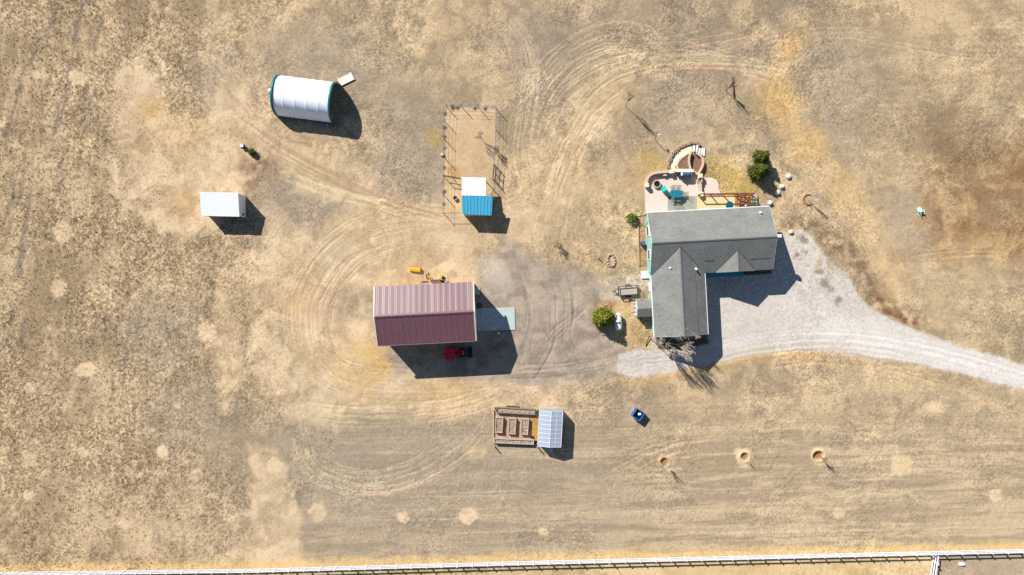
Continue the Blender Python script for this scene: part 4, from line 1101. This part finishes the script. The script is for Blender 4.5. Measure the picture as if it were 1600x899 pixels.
for f0 in (.16,.42,.64,.80):
    a=wp(722.2+37*f0,277.3+.7*f0,2.0); c=wp(721.4+37.2*f0,305.4+.6*f0,2.36)
    rb.wallpoly([(a[0]-.03,a[1],a[2]),(a[0],a[1],a[2]+.03),(a[0]+.03,a[1],a[2])],(c[0]-a[0],c[1]-a[1],c[2]-a[2]))
rb.build('ribs',M_grey,sl.children[0])
w_=MB(); x0,y0=W(722.6,334.8,2.0); x1,y1=W(768.,336.5,2.0); x2,y2=W(722.6,278,2.0)
w_.box(x0+.1,x1-.1,y0-.0,y0+.06,-.1,1.93); w_.box(x0+.1,x0+.16,y0+.06,y2-.1,-.1,1.9); w_.box(x1-.16,x1-.1,y0+.06,y0+2.0,-.1,1.95)
w_.build('wall',M_grey,sl)
p=MB(); p.tube((x0+.2,y2-.15,-.1),(x0+.2,y2-.15,1.95),.05); p.tube((x0+2.7,y2-.15,-.1),(x0+2.7,y2-.15,1.95),.05); p.build_each('post',M_post,sl)
# pen fence
pf = thing('pen_fence','thin steel-post wire fence around the sandy livestock pen','fence',(0,0,0))
corners=[(694.3,335),(694.3,306),(694.3,277),(694.8,247),(695.4,218.5),(696.2,191),(698.5,168),(721.7,167.5),(748,168.8),(775.5,171),(775,203),(774,232),(772.5,258)]
for (px_,py_) in corners:
    x,y=W(px_,py_); MB().tube((x,y,-.1),(x,y,1.5),.04,.04,6).build('post',M_post,pf)
for hz in (.5,1.0,1.4):
    q=MB()
    for a,b_ in zip(corners[:-1],corners[1:]): q.tube(W(*a)+(hz,),W(*b_)+(hz,),.012,n=4)
    q.build('wire',M_steel,pf)
q=MB()
for k in range(9):
    a=corners[k]; b_=corners[k+1]
q=MB(); q.tube(W(694.5,277)+(1.35,),W(721,281.5)+(1.35,),.05); q.tube(W(694.5,277)+(.7,),W(721,281.5)+(.7,),.04); q.tube(W(708,279.5)+(0,),W(708,279.5)+(1.35,),.04); q.tube(W(694.3,335)+(1.2,),W(722,334.5)+(1.2,),.03); q.build('cross_rail',M_post,pf)
pg = thing('pen_gate','brown tube gate standing open at the side of the pen','gate',(0,0,0))
q=MB(); A1=W(772.3,258.5); A2=W(770.3,279)
for hz in (.25,.8,1.35): q.tube(A1+(hz,),A2+(hz,),.035)
for f0 in (0,.5,1): 
    x=A1[0]+(A2[0]-A1[0])*f0; y=A1[1]+(A2[1]-A1[1])*f0; q.tube((x,y,.25 if f0 else 0),(x,y,1.4),.04)
q.build('frame',M_barkd,pg)
q=MB(); A1=W(770.5,280); A2=W(773,305); q.tube(A1+(0,),A1+(1.5,),.06); q.build('gate_post',M_barkd,pg)
q=MB(); q.cbox(*( (lambda a:(a[0],a[1],.06))(W(777,290)) ),2.4,.1,.1,rz=R(-45)); o=q.build('timber',M_wood); tag(o,'pale plank lying aslant outside the pen gate','timber')
for px_,py_,lb in ((691,242,'yellowish salt block on the outside of the pen fence'),):
    x,y=W(px_,py_); o=MB().cbox(0,0,.15,.32,.32,.3).build('salt_block',mat('yellow_block',(206,184,120),.8,.1,5),bevel=.03); o.location=(x,y,0); tag(o,lb,'block')
x,y=W(711.5,310); o=MB().lathe([(.2,0),(.26,.3),(.28,.32),(.22,.32),(.2,.12)],0,0,14).build('feed_pan',M_wood,None); o.location=(x,y,0); tag(o,'small brown feed tub beside the livestock shelter','tub')

# ================================================================== GREENHOUSE + GARDEN
x,y=W(860,670.5,1.75)
gh=thing('greenhouse','clear-panelled white greenhouse at the end of the raised beds','greenhouse',(x,y,0),R(-3.2)); gw,gl_,ge,grd=1.36,2.1,1.75,2.15
q=MB(); q.slab([(-gw-.05,-gl_,ge-.02),(0,-gl_,grd),(0,gl_,grd),(-gw-.05,gl_,ge-.02)],.012); q.slab([(gw+.05,-gl_,ge-.02),(gw+.05,gl_,ge-.02),(0,gl_,grd-.001),(0,-gl_,grd-.001)],.012); q.build('roof_panel',M_poly,gh)
q=MB(); q.box(-gw,-gw+.012,-gl_+.03,gl_-.03,.0,ge-.04); q.box(gw-.012,gw,-gl_+.03,gl_-.03,.0,ge-.04)
for v in (-gl_+.02,gl_-.032): q.wallpoly([(-gw+.02,v,0),(gw-.02,v,0),(gw-.02,v,ge-.05),(0,v,grd-.06),(-gw+.02,v,ge-.05)],(0,.012,0))
q.build('wall_panel',M_poly,gh)
q=MB()
for i in range(9):
    v=-gl_+.02+(2*gl_-.04)*i/8
    q.path([(-gw,v,0),(-gw,v,ge),(0,v,grd+.01),(gw,v,ge),(gw,v,0)],.024,5)
q.tube((0,-gl_,grd+.01),(0,gl_,grd+.01),.03); q.tube((-gw,-gl_,ge),(-gw,gl_,ge),.03); q.tube((gw,-gl_,ge),(gw,gl_,ge),.03); q.tube((gw*.5,-gl_,(ge+grd)/2+.01),(gw*.5,gl_,(ge+grd)/2+.01),.02)
q.build('frame',M_vinyl,gh)
q=MB(); q.box(-.38,.38,-gl_-.02,-gl_+.01,0,1.75); q.build('door',M_poly,gh)
bn=MB()
for s in (-1,1): bn.box(s*.85-.35,s*.85+.35,-1.8,1.8,.65,.72)
bn.build_each('bench',M_grey,gh)
o=MB().cbox(0,0,.05,.42,.5,.12).build('stepping_stone',M_concrete); o.location=W(861,703.5)+(0,); tag(o,'pale stepping slab at the greenhouse door','step')
gdf=thing('garden_border','low board border framing the raised bed garden','garden border',(0,0,0))
q=MB()
gp=[(771.5,638),(771.5,696),(840,697.5)]
def board(a,b_,w,h,name='board',m=None,par=gdf):
    (xa,ya),(xb,yb)=W(*a),W(*b_); L=math.hypot(xb-xa,yb-ya); ang=math.atan2(yb-ya,xb-xa)
    return MB().cbox((xa+xb)/2,(ya+yb)/2,h/2-.03,L,w,h+.06,rz=ang).build(name,m or M_woodl,par)
board((771.5,640),(771.5,694),.07,.18); board((774,635.8),(839,640),.07,.18)
for px_,py_ in ((772,636),(838.5,639),(772,697),(839,698)):
    x,y=W(px_,py_); MB().cbox(x,y,.5,.1,.1,1.0).build('post',M_woodl,gdf)
def raised(label,x0,x1,y0,y1,h,rz,wood,group=None,name='raised_bed'):
    cx,cy=W((x0+x1)/2,(y0+y1)/2,h); o=thing(name,label,'raised bed',(cx,cy,0),rz,group); a=(x1-x0)/2/S; b=(y1-y0)/2/S
    q=MB(); t_=.09
    q.box(-a,a,b-t_,b,-.05,h); q.box(-a,a,-b,-b+t_,-.05,h); q.box(-a,-a+t_,-b+t_,b-t_,-.05,h-.003); q.box(a-t_,a,-b+t_,b-t_,-.05,h-.003); q.build('frame',wood,o)
    rs=random.Random(int(x0)); vs=[];fs=[]; nu=max(4,int(a*2/.12)); nv=max(4,int(b*2/.12))
    for j in range(nv+1):
        for i in range(nu+1): vs.append((-a+t_+(2*a-2*t_)*i/nu,-b+t_+(2*b-2*t_)*j/nv,h-.13+rs.uniform(-.04,.07)))
    for j in range(nv):
        for i in range(nu): fs.append((j*(nu+1)+i,j*(nu+1)+i+1,(j+1)*(nu+1)+i+1,(j+1)*(nu+1)+i))
    s_=MB(); s_.add(vs,fs); s_.build('soil',M_soil,o)
    tw=MB()
    for k in range(int(a*b*22)):
        u=rs.uniform(-a+.15,a-.15); v=rs.uniform(-b+.15,b-.15); an=rs.uniform(0,6.28); l=rs.uniform(.1,.3); tw.tube((u,v,h-.1),(u+math.cos(an)*l,v+math.sin(an)*l,h-.02+rs.uniform(0,.08)),.012,.006,3)
    tw.build('dead_stems',M_grey,o); return o
raised('raised plank bed farthest from the greenhouse, of the three short ones',774,785.6,652.5,676.5,.5,R(-4),M_woodl,'short raised beds')
raised('middle one of the three short raised plank beds',794,806,654,678.5,.5,R(-4),M_woodl,'short raised beds')
raised('short raised plank bed nearest the greenhouse',813.8,825.6,655,679.5,.5,R(-4),M_woodl,'short raised beds')
raised('long weathered plank bed on the barn side of the garden',775.5,836,638,647,.5,R(-3.2),M_wood,name='long_raised_bed')
raised('long grey plank bed on the fence side of the garden',772.5,834,686.5,694,.55,R(-2.4),M_grey,name='long_raised_bed')
tyre('tyre',W(832,683.5)+(.02,),.2,'small black tyre planter between the beds and the greenhouse')
x,y=W(837.5,690.5); o=MB().lathe([(.13,0),(.19,.28),(.2,.3),(.15,.3),(.13,.1)],0,0,14).build('flower_pot',mat('brown_pot',(96,66,44),.8,.1,4)); o.location=(x,y,0); tag(o,'brown flower pot at the corner of the greenhouse','pot')
x,y=W(801,635); o=MB().tube((-.8,.05,.06),(.8,-.05,.06),.05,.05,8).build('pipe',mat('dark_green_pipe',(58,76,50),.6,.1,4)); o.location=(x,y,0); tag(o,'dark green pipe lying outside the long plank bed','pipe')

# ================================================================== BLUE BIN, TANK, TRAILER
x,y=W(996.3,647,.5); bn=thing('water_bin','square shiny blue open bin standing alone in dry grass','bin',(x,y,0),R(-34))
q=MB(); a,h=.56,.88; t_=.05
q.box(-a,a,a-t_,a,0,h); q.box(-a,a,-a,-a+t_,0,h); q.box(-a,-a+t_,-a+t_,a-t_,0,h-.002); q.box(a-t_,a,-a+t_,a-t_,0,h-.002); q.box(-a+t_,a-t_,-a+t_,a-t_,0.02,.08); q.build('shell',M_blue,bn)
q=MB(); q.box(-a-.03,a+.03,a-t_-.02,a+.03,h,h+.04); q.box(-a-.03,a+.03,-a-.03,-a+t_+.02,h,h+.04); q.box(-a-.03,-a+t_+.05,-a+t_+.02,a-t_-.02,h,h+.038); q.box(a-t_-.02,a+.03,-a+t_+.02,a-t_-.02,h,h+.038); q.build('rim',mat('blue_rim',(58,104,164),.25,.05,3),bn)
MB().box(-a+t_+.001,a-t_-.001,-a+t_+.001,a-t_-.001,.3,.62).build('water',M_water,bn)
x2,y2=0.18,.12; o=MB().blob(0,0,0,.22,.17,.13,70,.08,12,8).build('float_ball',M_white,None,True); xx=Matrix.Rotation(R(-34),3,'Z')@Vector((x2,y2,0)); o.location=(x+xx.x,y+xx.y,.68); tag(o,'white float in the dark water of the blue bin','float')
x,y=W(966.8,503,.9); pt=thing('propane_tank','white horizontal propane tank between the juniper and the house','tank',(x,y,0),R(2.5)); r=.41; L=.72
prof=[(.001,-L-r*.8)]+[(r*math.sin(R(a)),-L-r*.8*math.cos(R(a))) for a in (20,40,60,75,90)]+[(r*math.sin(R(a)),L+r*.8*math.cos(R(a))) for a in (90,75,60,40,20)]+[(.001,L+r*.8)]
MB().lathe(prof,0,0,24,'y',.62).build('shell',M_white,pt,True)
MB().lathe([(.13,.94),(.14,1.08),(.08,1.14),(.01,1.15)],.02,-.1,14).build('valve_dome',mat('grey_dome',(70,74,80),.5,.05,4),pt)
q=MB()
for v in (-.5,.5): q.box(-.25,.25,v-.08,v+.08,-.02,.3)
q.build_each('saddle',M_concrete,pt)
x,y=W(981.3,454.2,.5); ut=thing('utility_trailer','black utility trailer with wooden floor parked by the house path','trailer',(x,y,0),R(4.5)); a,b_=1.13,.54
MB().box(-a+.05,a-.05,-b_+.05,b_-.05,.42,.47).build('floor',M_grey,ut)
q=MB()
for z in (.42,.75):
    q.cbox(0,b_,z,2*a,.06,.07); q.cbox(0,-b_,z,2*a,.06,.07); q.cbox(-a,0,z,.06,2*b_,.07)
q.cbox(a,0,.42,.06,2*b_,.07)
for u in (-a,-.38,.38,a):
    for s in (-1,1): q.cbox(u,s*b_,.58,.05,.05,.4)
q.build('frame',M_black,ut)
q=MB(); q.tube((-a,.35,.4),(-a-.55,0,.4),.04); q.tube((-a,-.35,.4),(-a-.55,0,.4),.04); q.tube((-a-.5,0,.4),(-a-.72,0,.42),.05); q.tube((-a-.45,.08,.0),(-a-.45,.08,.7),.03); q.build('tongue',M_black,ut)
q=MB(); 
for i in range(7): q.tube((a+.03,-b_+2*b_*i/6,.46),(a+.08,-b_+2*b_*i/6,1.35),.014,n=4)
for z in (.46,.9,1.35): q.tube((a+.03+(z-.46)*.05,-b_,z),(a+.03+(z-.46)*.05,b_,z),.022,n=5)
q.build('ramp_gate',M_post,ut)
for s in (-1,1):
    w=MB().lathe([(.12,-.08),(.25,-.08),(.27,-.05),(.27,.05),(.25,.08),(.12,.08)],0,s*(b_+.16),18,'y',.27).build('wheel',M_dark,ut); MB().lathe([(.03,-.05),(.13,-.06),(.13,.06),(.03,.05)],0,s*(b_+.16),12,'y',.27).build('rim',M_white,w)
    MB().box(-.34,.34,s*(b_+.16)-.11,s*(b_+.16)+.11,.57,.6).build('fender',M_steel if s>0 else M_black,ut)
# rain barrel and edging west of the house
x,y=W(1003,381); rbar=thing('rain_barrel','dark blue rain barrel at the side wall of the house','barrel',(x,y,0))
MB().lathe([(.22,0),(.27,.2),(.28,.45),(.26,.75),(.24,.8),(.2,.8),(.19,.7)],0,0,18).build('shell',mat('blue_barrel',(44,84,120),.5,.08,4),rbar,True); MB().lathe([(.01,.76),(.17,.76),(.17,.79),(.01,.8)],0,0,14).build('lid',M_bluegrey,rbar)
o=board((997,341),(998.5,416),.1,.16,'edging_board',mat('pale_brown_board',(172,142,118),.8,.12,5),None); tag(o,'long rust-brown edging board beside the house bed','garden edging')

# ================================================================== PATIO
struct(px_prism(catmull([(1008,312),(1007.3,291),(1009,280),(1015,273),(1026,269.3),(1046,267.6)],5)+[(1058,268),(1081,268.5),(1093.5,277),(1094,306),(1088,307),(1088,334),(1008.5,334)],-.1,.08).build('patio',M_patio))
struct(px_prism([(1094.2,279.5)]+catmull([(1100,278.4),(1110,278),(1118,281),(1122,287),(1123,295),(1127,305)],5)+[(1094.2,306)],-.1,.07).build('side_patio',M_patio))
struct(px_prism([(1043,306.5),(1087.8,306.5),(1087.8,334),(1043,334)],-.1,.092).build('old_patio_slab',M_concrete_old))
sw=thing('seat_wall','curved tan stone seat wall round the fire pit corner of the patio','wall',(0,0,0))
pw=[W(*p) for p in catmull([(1008.8,290.5),(1009.2,283),(1012.5,276.5),(1019,272.3),(1028,270.6),(1046,269.4)],6)]
MB().ribbon(pw,.26,0,.58).build('wall',M_stone,sw); MB().ribbon(pw,.32,.582,.66).build('cap',M_stone,sw)
for p in ((1009.5,291),(1047,269.8)):
    x,y=W(*p); MB().cbox(x,y,.4,.42,.42,.8,rz=R(5)).build('pillar',M_path,sw,bevel=.02)
gwl=thing('garden_wall','tan stone wall with pillars between the two patios','wall',(0,0,0))
MB().ribbon([W(1082,269.5),(W(1087,272.5)),W(1091.5,276)],.25,0,.6).build('wall',M_stone,gwl)
MB().ribbon([W(1091.6,288),W(1092.2,296),W(1092.6,304)],.36,0,.62).build('wall',M_stone,gwl)
for p in ((1092,276.5),(1093.3,305)):
    x,y=W(*p); MB().cbox(x,y,.42,.48,.48,.84,rz=R(3)).build('pillar',M_path,gwl,bevel=.02)
x,y=W(1091,283.5); o=thing('round_planter','round stone planter on top of the wall line by the grill','planter',(x,y,0)); MB().lathe([(.26,0),(.3,.6),(.32,.66),(.22,.66),(.2,.5)],0,0,20).build('bowl',M_stone,o); MB().lathe([(.01,.56),(.22,.56),(.22,.6),(.01,.61)],0,0,14).build('soil',M_mulch,o)
# grill counter
x,y=W(1069,268.5,.85); gc=thing('grill_counter','tan stone counter behind the grill','counter',(x,y,0),R(-1)); MB().box(-1.05,1.05,-.02,.28,0,.86).build('base',M_stone,gc); MB().box(-1.1,1.1,-.05,.32,.862,.93).build('top',M_path,gc)
x,y=W(1070.5,272,1.0); gl2=thing('barbecue_grill','blue-grey covered barbecue grill at the stone counter','grill',(x,y,0),R(-1)); MB().wallpoly([(-.55,-.26,.0),(-.55,-.28,.85),(-.55,-.15,1.1),(-.55,.15,1.12),(-.55,.26,.85),(-.55,.26,0)],(1.1,0,0)).build('cover',M_bluegrey,gl2,bevel=.05); MB().cbox(-.42,-.02,1.13,.16,.4,.05).build('strap',M_white,gl2)
MB().cbox(.72,-.05,.82,.3,.45,.05).tube((.8,-.2,0),(.8,-.2,.8),.025).tube((.8,.1,0),(.8,.1,.8),.025).build('side_shelf',M_bluegrey,gl2)
# fire pit
x,y=W(1026.3,287.5,.3); fp=thing('fire_pit','round stone fire pit with a dark ring on the patio','fire pit',(x,y,0)); 
MB().lathe([(.46,.05),(.48,.38),(.48,.4),(.36,.4),(.34,.2),(.33,.15)],0,0,24).build('ring',M_stone,fp); MB().lathe([(.35,.36),(.35,.43),(.22,.43),(.21,.3)],0,0,24).build('liner',M_dark,fp); MB().lathe([(.01,.24),(.2,.24),(.2,.2),(.01,.2)],0,0,16).build('ash',M_grey,fp)
plastic_chair('bright turquoise lounge chair by the fire pit',M_turq,1035.8,295.8,R(210))
# table and chairs
x,y=W(1056.5,303,.75); tb=thing('patio_table','teal eight-sided patio table on the old concrete slab','table',(x,y,.085),R(-2))
q=MB().prism([(.78,.18),(.5,.44),(-.5,.44),(-.78,.18),(-.78,-.18),(-.5,-.44),(.5,-.44),(.78,-.18)],.68,.72).build('tabletop',M_tealc,tb,bevel=.01)
q=MB()
for k in range(5): q.box(-.5,.5,-.36+k*.16,-.30+k*.16,.722,.728)
for u in (-.5,.5):
    for v in (-.28,.28): MB().tube((u*1.1,v*1.2,0),(u*.9,v,.68),.03).build('leg',M_black,tb)
def patio_chair(label,dx,dy,rz,src=None):
    if src is None:
        o=thing('patio_chair',label,'chair',(0,0,0),0,'chairs round the teal table')
        q=MB(); 
        for i in range(6): q.cbox(-.2+.08*i,0,.43,.05,.44,.02)
        q.build('seat',M_steel,o); q=MB(); q.tube((-.22,.22,.43),(-.22,.3,.88),.018); q.tube((.22,.22,.43),(.22,.3,.88),.018); q.tube((-.22,.3,.88),(.22,.3,.88),.018); q.tube((-.22,.26,.65),(.22,.26,.65),.018); q.build('backrest',M_black,o)
        for a in (-1,1):
            for c in (-1,1): MB().tube((a*.22,c*.21,0),(a*.21,c*.2,.43),.016).build('leg',M_black,o)
    else: o=copy_tree(src); o['label']=label
    o.location=(tb.location.x+dx,tb.location.y+dy,.094 if dy<.2 else .094); o.rotation_euler.z=rz; return o
c0=patio_chair('patio chair on the grill side of the teal table, nearer the fire pit',-.3,.68,0)
patio_chair('patio chair on the grill side of the teal table, nearer the deck',.34,.68,R(-6),c0)
patio_chair('patio chair on the house side of the teal table, nearer the fire pit',-.3,-.72,R(180),c0)
patio_chair('patio chair on the house side of the teal table, nearer the deck',.36,-.7,R(174),c0)
patio_chair('patio chair at the end of the teal table facing the deck',1.08,-.02,R(-88),c0)
x,y=W(1037.5,274); o=thing('side_table','small pinkish side table in the shade of the seat wall','table',(x,y,.085)); MB().cbox(0,0,.4,.42,.3,.04).build('top',M_patio,o); q=MB()
for a in (-.16,.16):
    for c in (-.1,.1): q.tube((a,c,0),(a,c,.4),.02)
q.build_each('leg',M_dark,o)
x,y=W(1034,331.5); o=MB().cbox(0,0,.1,.5,.14,.06).build('door_mat',M_post); o.location=(x,y,.05); tag(o,'thin dark mat on the patio at the house wall','mat')
# raised beds, path and steps above the patio
pl=thing('terrace_planter','round stone-walled terrace planter of brown mulch above the patio','planter',(0,0,0))
def ppath(pts,n=6): return [W(*p) for p in catmull(pts,n)]
MB().prism(ppath([(1058,268),(1056.5,262),(1059,254),(1064,248),(1071,243),(1077.5,240)])+ppath([(1075,250),(1075,258),(1077,267)]),-.05,.48).build('upper_bed',M_mulch,pl)
MB().prism(ppath([(1078.5,240),(1087,242),(1094,248),(1096.5,256),(1093.5,265),(1089,272)])+[W(1083,268),W(1077,267)],-.05,.14).build('lower_bed',M_mulch,pl)
MB().ribbon(ppath([(1077.8,238.5),(1075,247),(1074.7,257),(1077.5,267.5)]),.2,.0,.72).build('divider_wall',M_stone,pl)
MB().ribbon(ppath([(1086,240.5),(1093.5,246),(1097,253),(1096.5,260),(1092.5,268),(1089.5,272.8)]),.2,.0,.55).build('rim_wall',M_stone,pl)
MB().ribbon(ppath([(1058.5,266),(1056.8,260),(1059.3,254),(1064.5,248),(1071.5,243),(1077,240.3)]),.14,.0,.56).build('rim_wall',M_stone,pl)
pth=px_prism(catmull([(1045,268),(1046.5,260),(1050,250),(1055.5,240.5),(1064,234),(1073,230.5),(1081.5,229)],5)+catmull([(1081.5,238),(1077,239.5),(1070,243.2),(1062,248),(1057,255),(1054.5,262),(1056,268)],5),-.05,.12).build('garden_path',M_path); struct(pth)
eb=thing('brick_edging','dark ragged brick edging along the outside of the curved path','garden edging',(0,0,0))
pp=ppath([(1043.8,264),(1045,258),(1048.5,248),(1054,238.5),(1062.5,231.5),(1072,227),(1082,224.2),(1092,226)],5)
rs=random.Random(4)
q=MB()
for (xa,ya),(xb,yb) in zip(pp[:-1],pp[1:]):
    for k in range(2):
        f0=(k+.5)/2; q.cbox(xa+(xb-xa)*f0+rs.uniform(-.06,.06),ya+(yb-ya)*f0+rs.uniform(-.07,.07),.12,.14,.2+rs.uniform(-.06,.1),.3+rs.uniform(-.12,.16),rz=math.atan2(yb-ya,xb-xa)+rs.uniform(-.2,.2))
q.build('bricks',M_brickd,eb)
stp=thing('garden_steps','flight of white edged garden steps curving round the terrace planter','steps',(0,0,0))
for k,(px_,py_,ang,L) in enumerate(((1083.2,233,-2,9.5),(1088,233,-10,11),(1092,236.5,-6,8.5),(1096,237.5,-8,10),(1099.5,238.5,-4,11.5))):
    x,y=W(px_,py_); st=MB().cbox(x,y,.30-.05*k,.20,L/S,.1,rz=R(ang)).build('tread',M_whitepaint,stp); MB().cbox(x+.16,y,.18-.05*k,.12,L/S+.05,.3-.04*k,rz=R(ang)).build('riser',M_brickd,st)
# deck with rail
dk=thing('deck','tan wooden deck with brown rail behind the house','deck',(0,0,0)); zd=.32
q=MB(); (xa,ya)=W(1088.2,306.5); (xb,yb)=W(1147,330)
nb=18
for i in range(nb):
    y0=yb+(ya-yb)*i/nb; y1=yb+(ya-yb)*(i+1)/nb-.008; q.box(xa,xb,y0,y1,zd-.04,zd)
q.build('boards',M_deck,dk); MB().box(xa+.02,xb-.02,yb,ya-.05,-.05,zd-.045).build('skirt',M_deck,dk)
rl=MB()
xe,_=W(1174,305)
for i,px_ in enumerate((1089.5,1108.5,1128,1147,1160,1173)):
    x,y=W(px_,306.0-.015*(px_-1089)); MB().cbox(x,y,.75,.1,.1,1.5).build('post',M_deckrail,dk)
for z,w in ((1.42,.14),(.5,.07)): 
    a=W(1089.5,306); b2=W(1173,304.8); rl.cbox((a[0]+b2[0])/2,(a[1]+b2[1])/2,z,b2[0]-a[0],w,.05,rz=R(.8))
rl.build('rail',M_deckrail,dk)
ld=MB(); (xa2,ya2)=W(1147.5,305.5); (xb2,yb2)=W(1172,322)
for f0 in (.12,.5,.9): ld.box(xa2,xb2,yb2+(ya2-yb2)*f0-.05,yb2+(ya2-yb2)*f0+.05,.80,.9)
for f0 in (.02,.27,.52,.77,.98): ld.box(xa2+(xb2-xa2)*f0-.05,xa2+(xb2-xa2)*f0+.05,yb2,ya2,.902,.98)
ld.build('stair_frame',M_deckrail,dk)
q=MB()
for i in range(3): q.box(xa2+i*.62,xa2+.6+i*.62,yb2-.6,ya2-.1,-.05,.28-.08*i)
q.build('stair_tread',mat('rust_stained_tread',(170,118,84),.8,.15,5),dk)
q=MB(); x,y=W(1178,312); q.cbox(x,y,.35,.55,1.35,.06,rz=R(4)); o=q.build('awning_panel',M_grey); 
tag(o,'grey weathered panel leaning flat beside the deck stairs','panel')
q2=MB()
x,y=W(1136,322.5); rt=thing('round_table','dark teal round table on the tan deck by the eave','table',(x,y,zd),0); MB().lathe([(.44,.68),(.46,.70),(.44,.74),(.01,.75)],0,0,26).build('tabletop',M_tealdark,rt); MB().lathe([(.25,0),(.22,.03),(.05,.06),(.04,.68)],0,0,14).build('pedestal',M_black,rt)
x,y=W(1163,322.2); o=MB().lathe([(.07,0),(.09,.2),(.1,.22),(.07,.22)],0,0,12).build('flower_pot',M_white); o.location=(x,y,.25); tag(o,'tiny white pot on the stairs next to the house eave','pot')
# bird feeder pole above the patio
x,y=W(1022,216.5); bf=thing('bird_feeder','feeder on a thin pole in the grass near the curved path','bird feeder',(x,y,0)); MB().tube((0,0,-.1),(0,0,1.6),.035).build('pole',M_post,bf); MB().path([(0,0,1.55),(.05,.02,1.75),(.2,.05,1.8),(.3,.07,1.7)],.02).build('hook',M_whitepaint,bf); MB().lathe([(.1,1.45),(.12,1.5),(.12,1.62),(.04,1.72)],.3,.07,12).build('feeder',M_whitepaint,bf)

# ================================================================== WHITE PASTURE FENCE
fx_=[-60,0,400,800,1000,1400,1600,1670]; fy_=[895.5,893.8,888.6,877.3,872.2,862.6,858.1,856.6]
def fpt(px_): return W(px_, float(np.interp(px_,fx_,fy_)))
vf=thing('pasture_fence','long white rail fence along the bottom edge of the field','fence',(0,0,0))
p_=-40; k=0; posts=[]
while p_<1650: posts.append(p_); p_+=23.6
for p_ in posts:
    x,y=fpt(p_); MB().cbox(x,y,.56,.13,.13,1.24,rz=R(1)).box(x-.08,x+.08,y-.08,y+.08,1.18,1.21).build('post',M_vinyl,vf)
for z in (.12,.52,.95):
    q=MB(); ps=[fpt(p) for p in np.arange(-50,1661,30)]
    q.ribbon([(a,b_) for a,b_ in ps],.05,z,z+.17); q.build('rail',M_vinyl,vf)
sf=thing('cross_fence','white rail fence running away from the long pasture fence at the corner','fence',(0,0,0))
q=[W(1458,863.5),W(1452,900),W(1446,940)]
for z in (.12,.52,.95): 
    m_=MB(); m_.ribbon(q,.05,z,z+.17); m_.build('rail',M_vinyl,sf)
for px_,py_ in ((1456,875),(1452.5,899),(1449,922)):
    x,y=W(px_,py_); MB().cbox(x,y,.66,.13,.13,1.36).build('post',M_vinyl,sf)
x,y=W(1502,881); o=MB().blob(0,0,.12,.4,.22,.16,66,.2).build('rock',M_rock); o.location=(x,y,0); tag(o,'pale rock beyond the pasture fence beside the cross fence','rock')
# leaning feature line at the fence: one taller post
x,y=fpt(948); o=MB().tube((0,0,0),(.05,-.02,2.0),.04,.03,6).build('pole',M_whitepaint); o.location=(x,y+.15,0); tag(o,'thin taller pole standing against the white pasture fence','pole')

# ================================================================== LIGHT, SKY, CAMERA
EL = math.degrees(math.atan(.75)); AZ = math.atan2(-.662,.749)    # sun bearing from +Y
sd_ = bpy.data.lights.new('sun','SUN'); sd_.energy = 4.6; sd_.angle = R(.5); sd_.color = (1.0,.965,.91)
so = bpy.data.objects.new('sun', sd_); COL.objects.link(so)
e = R(EL); to_sun = Vector((-.662*math.cos(e), .749*math.cos(e), math.sin(e)))
so.rotation_euler = to_sun.to_track_quat('Z','Y').to_euler(); so.location = (0,0,60)
w = bpy.data.worlds.new('World'); scene.world = w; w.use_nodes = True
nt = w.node_tree; bg = nt.nodes['Background']
sky = nt.nodes.new('ShaderNodeTexSky'); sky.sky_type = 'NISHITA'; sky.sun_disc = False
sky.sun_elevation = e; sky.sun_rotation = math.atan2(to_sun.x, to_sun.y)
sky.altitude = 1700; sky.air_density = 1.0; sky.dust_density = 0.8
nt.links.new(sky.outputs['Color'], bg.inputs['Color']); bg.inputs['Strength'].default_value = .06
cam = bpy.data.cameras.new('camera'); cam.sensor_width = 36; cam.lens = 36*S*H/1600; cam.clip_end = 6000; cam.clip_start = .5
cob = bpy.data.objects.new('camera', cam); COL.objects.link(cob); cob.location = (0,0,H); cob.rotation_euler = (0,0,0)
scene.camera = cob
vs_ = scene.view_settings; vs_.view_transform = 'Standard'; vs_.look = 'None'; vs_.exposure = .75; vs_.gamma = 1; vs_.use_curve_mapping = False
scene.render.engine = 'CYCLES'
try: scene.cycles.use_denoising = False
except Exception: pass
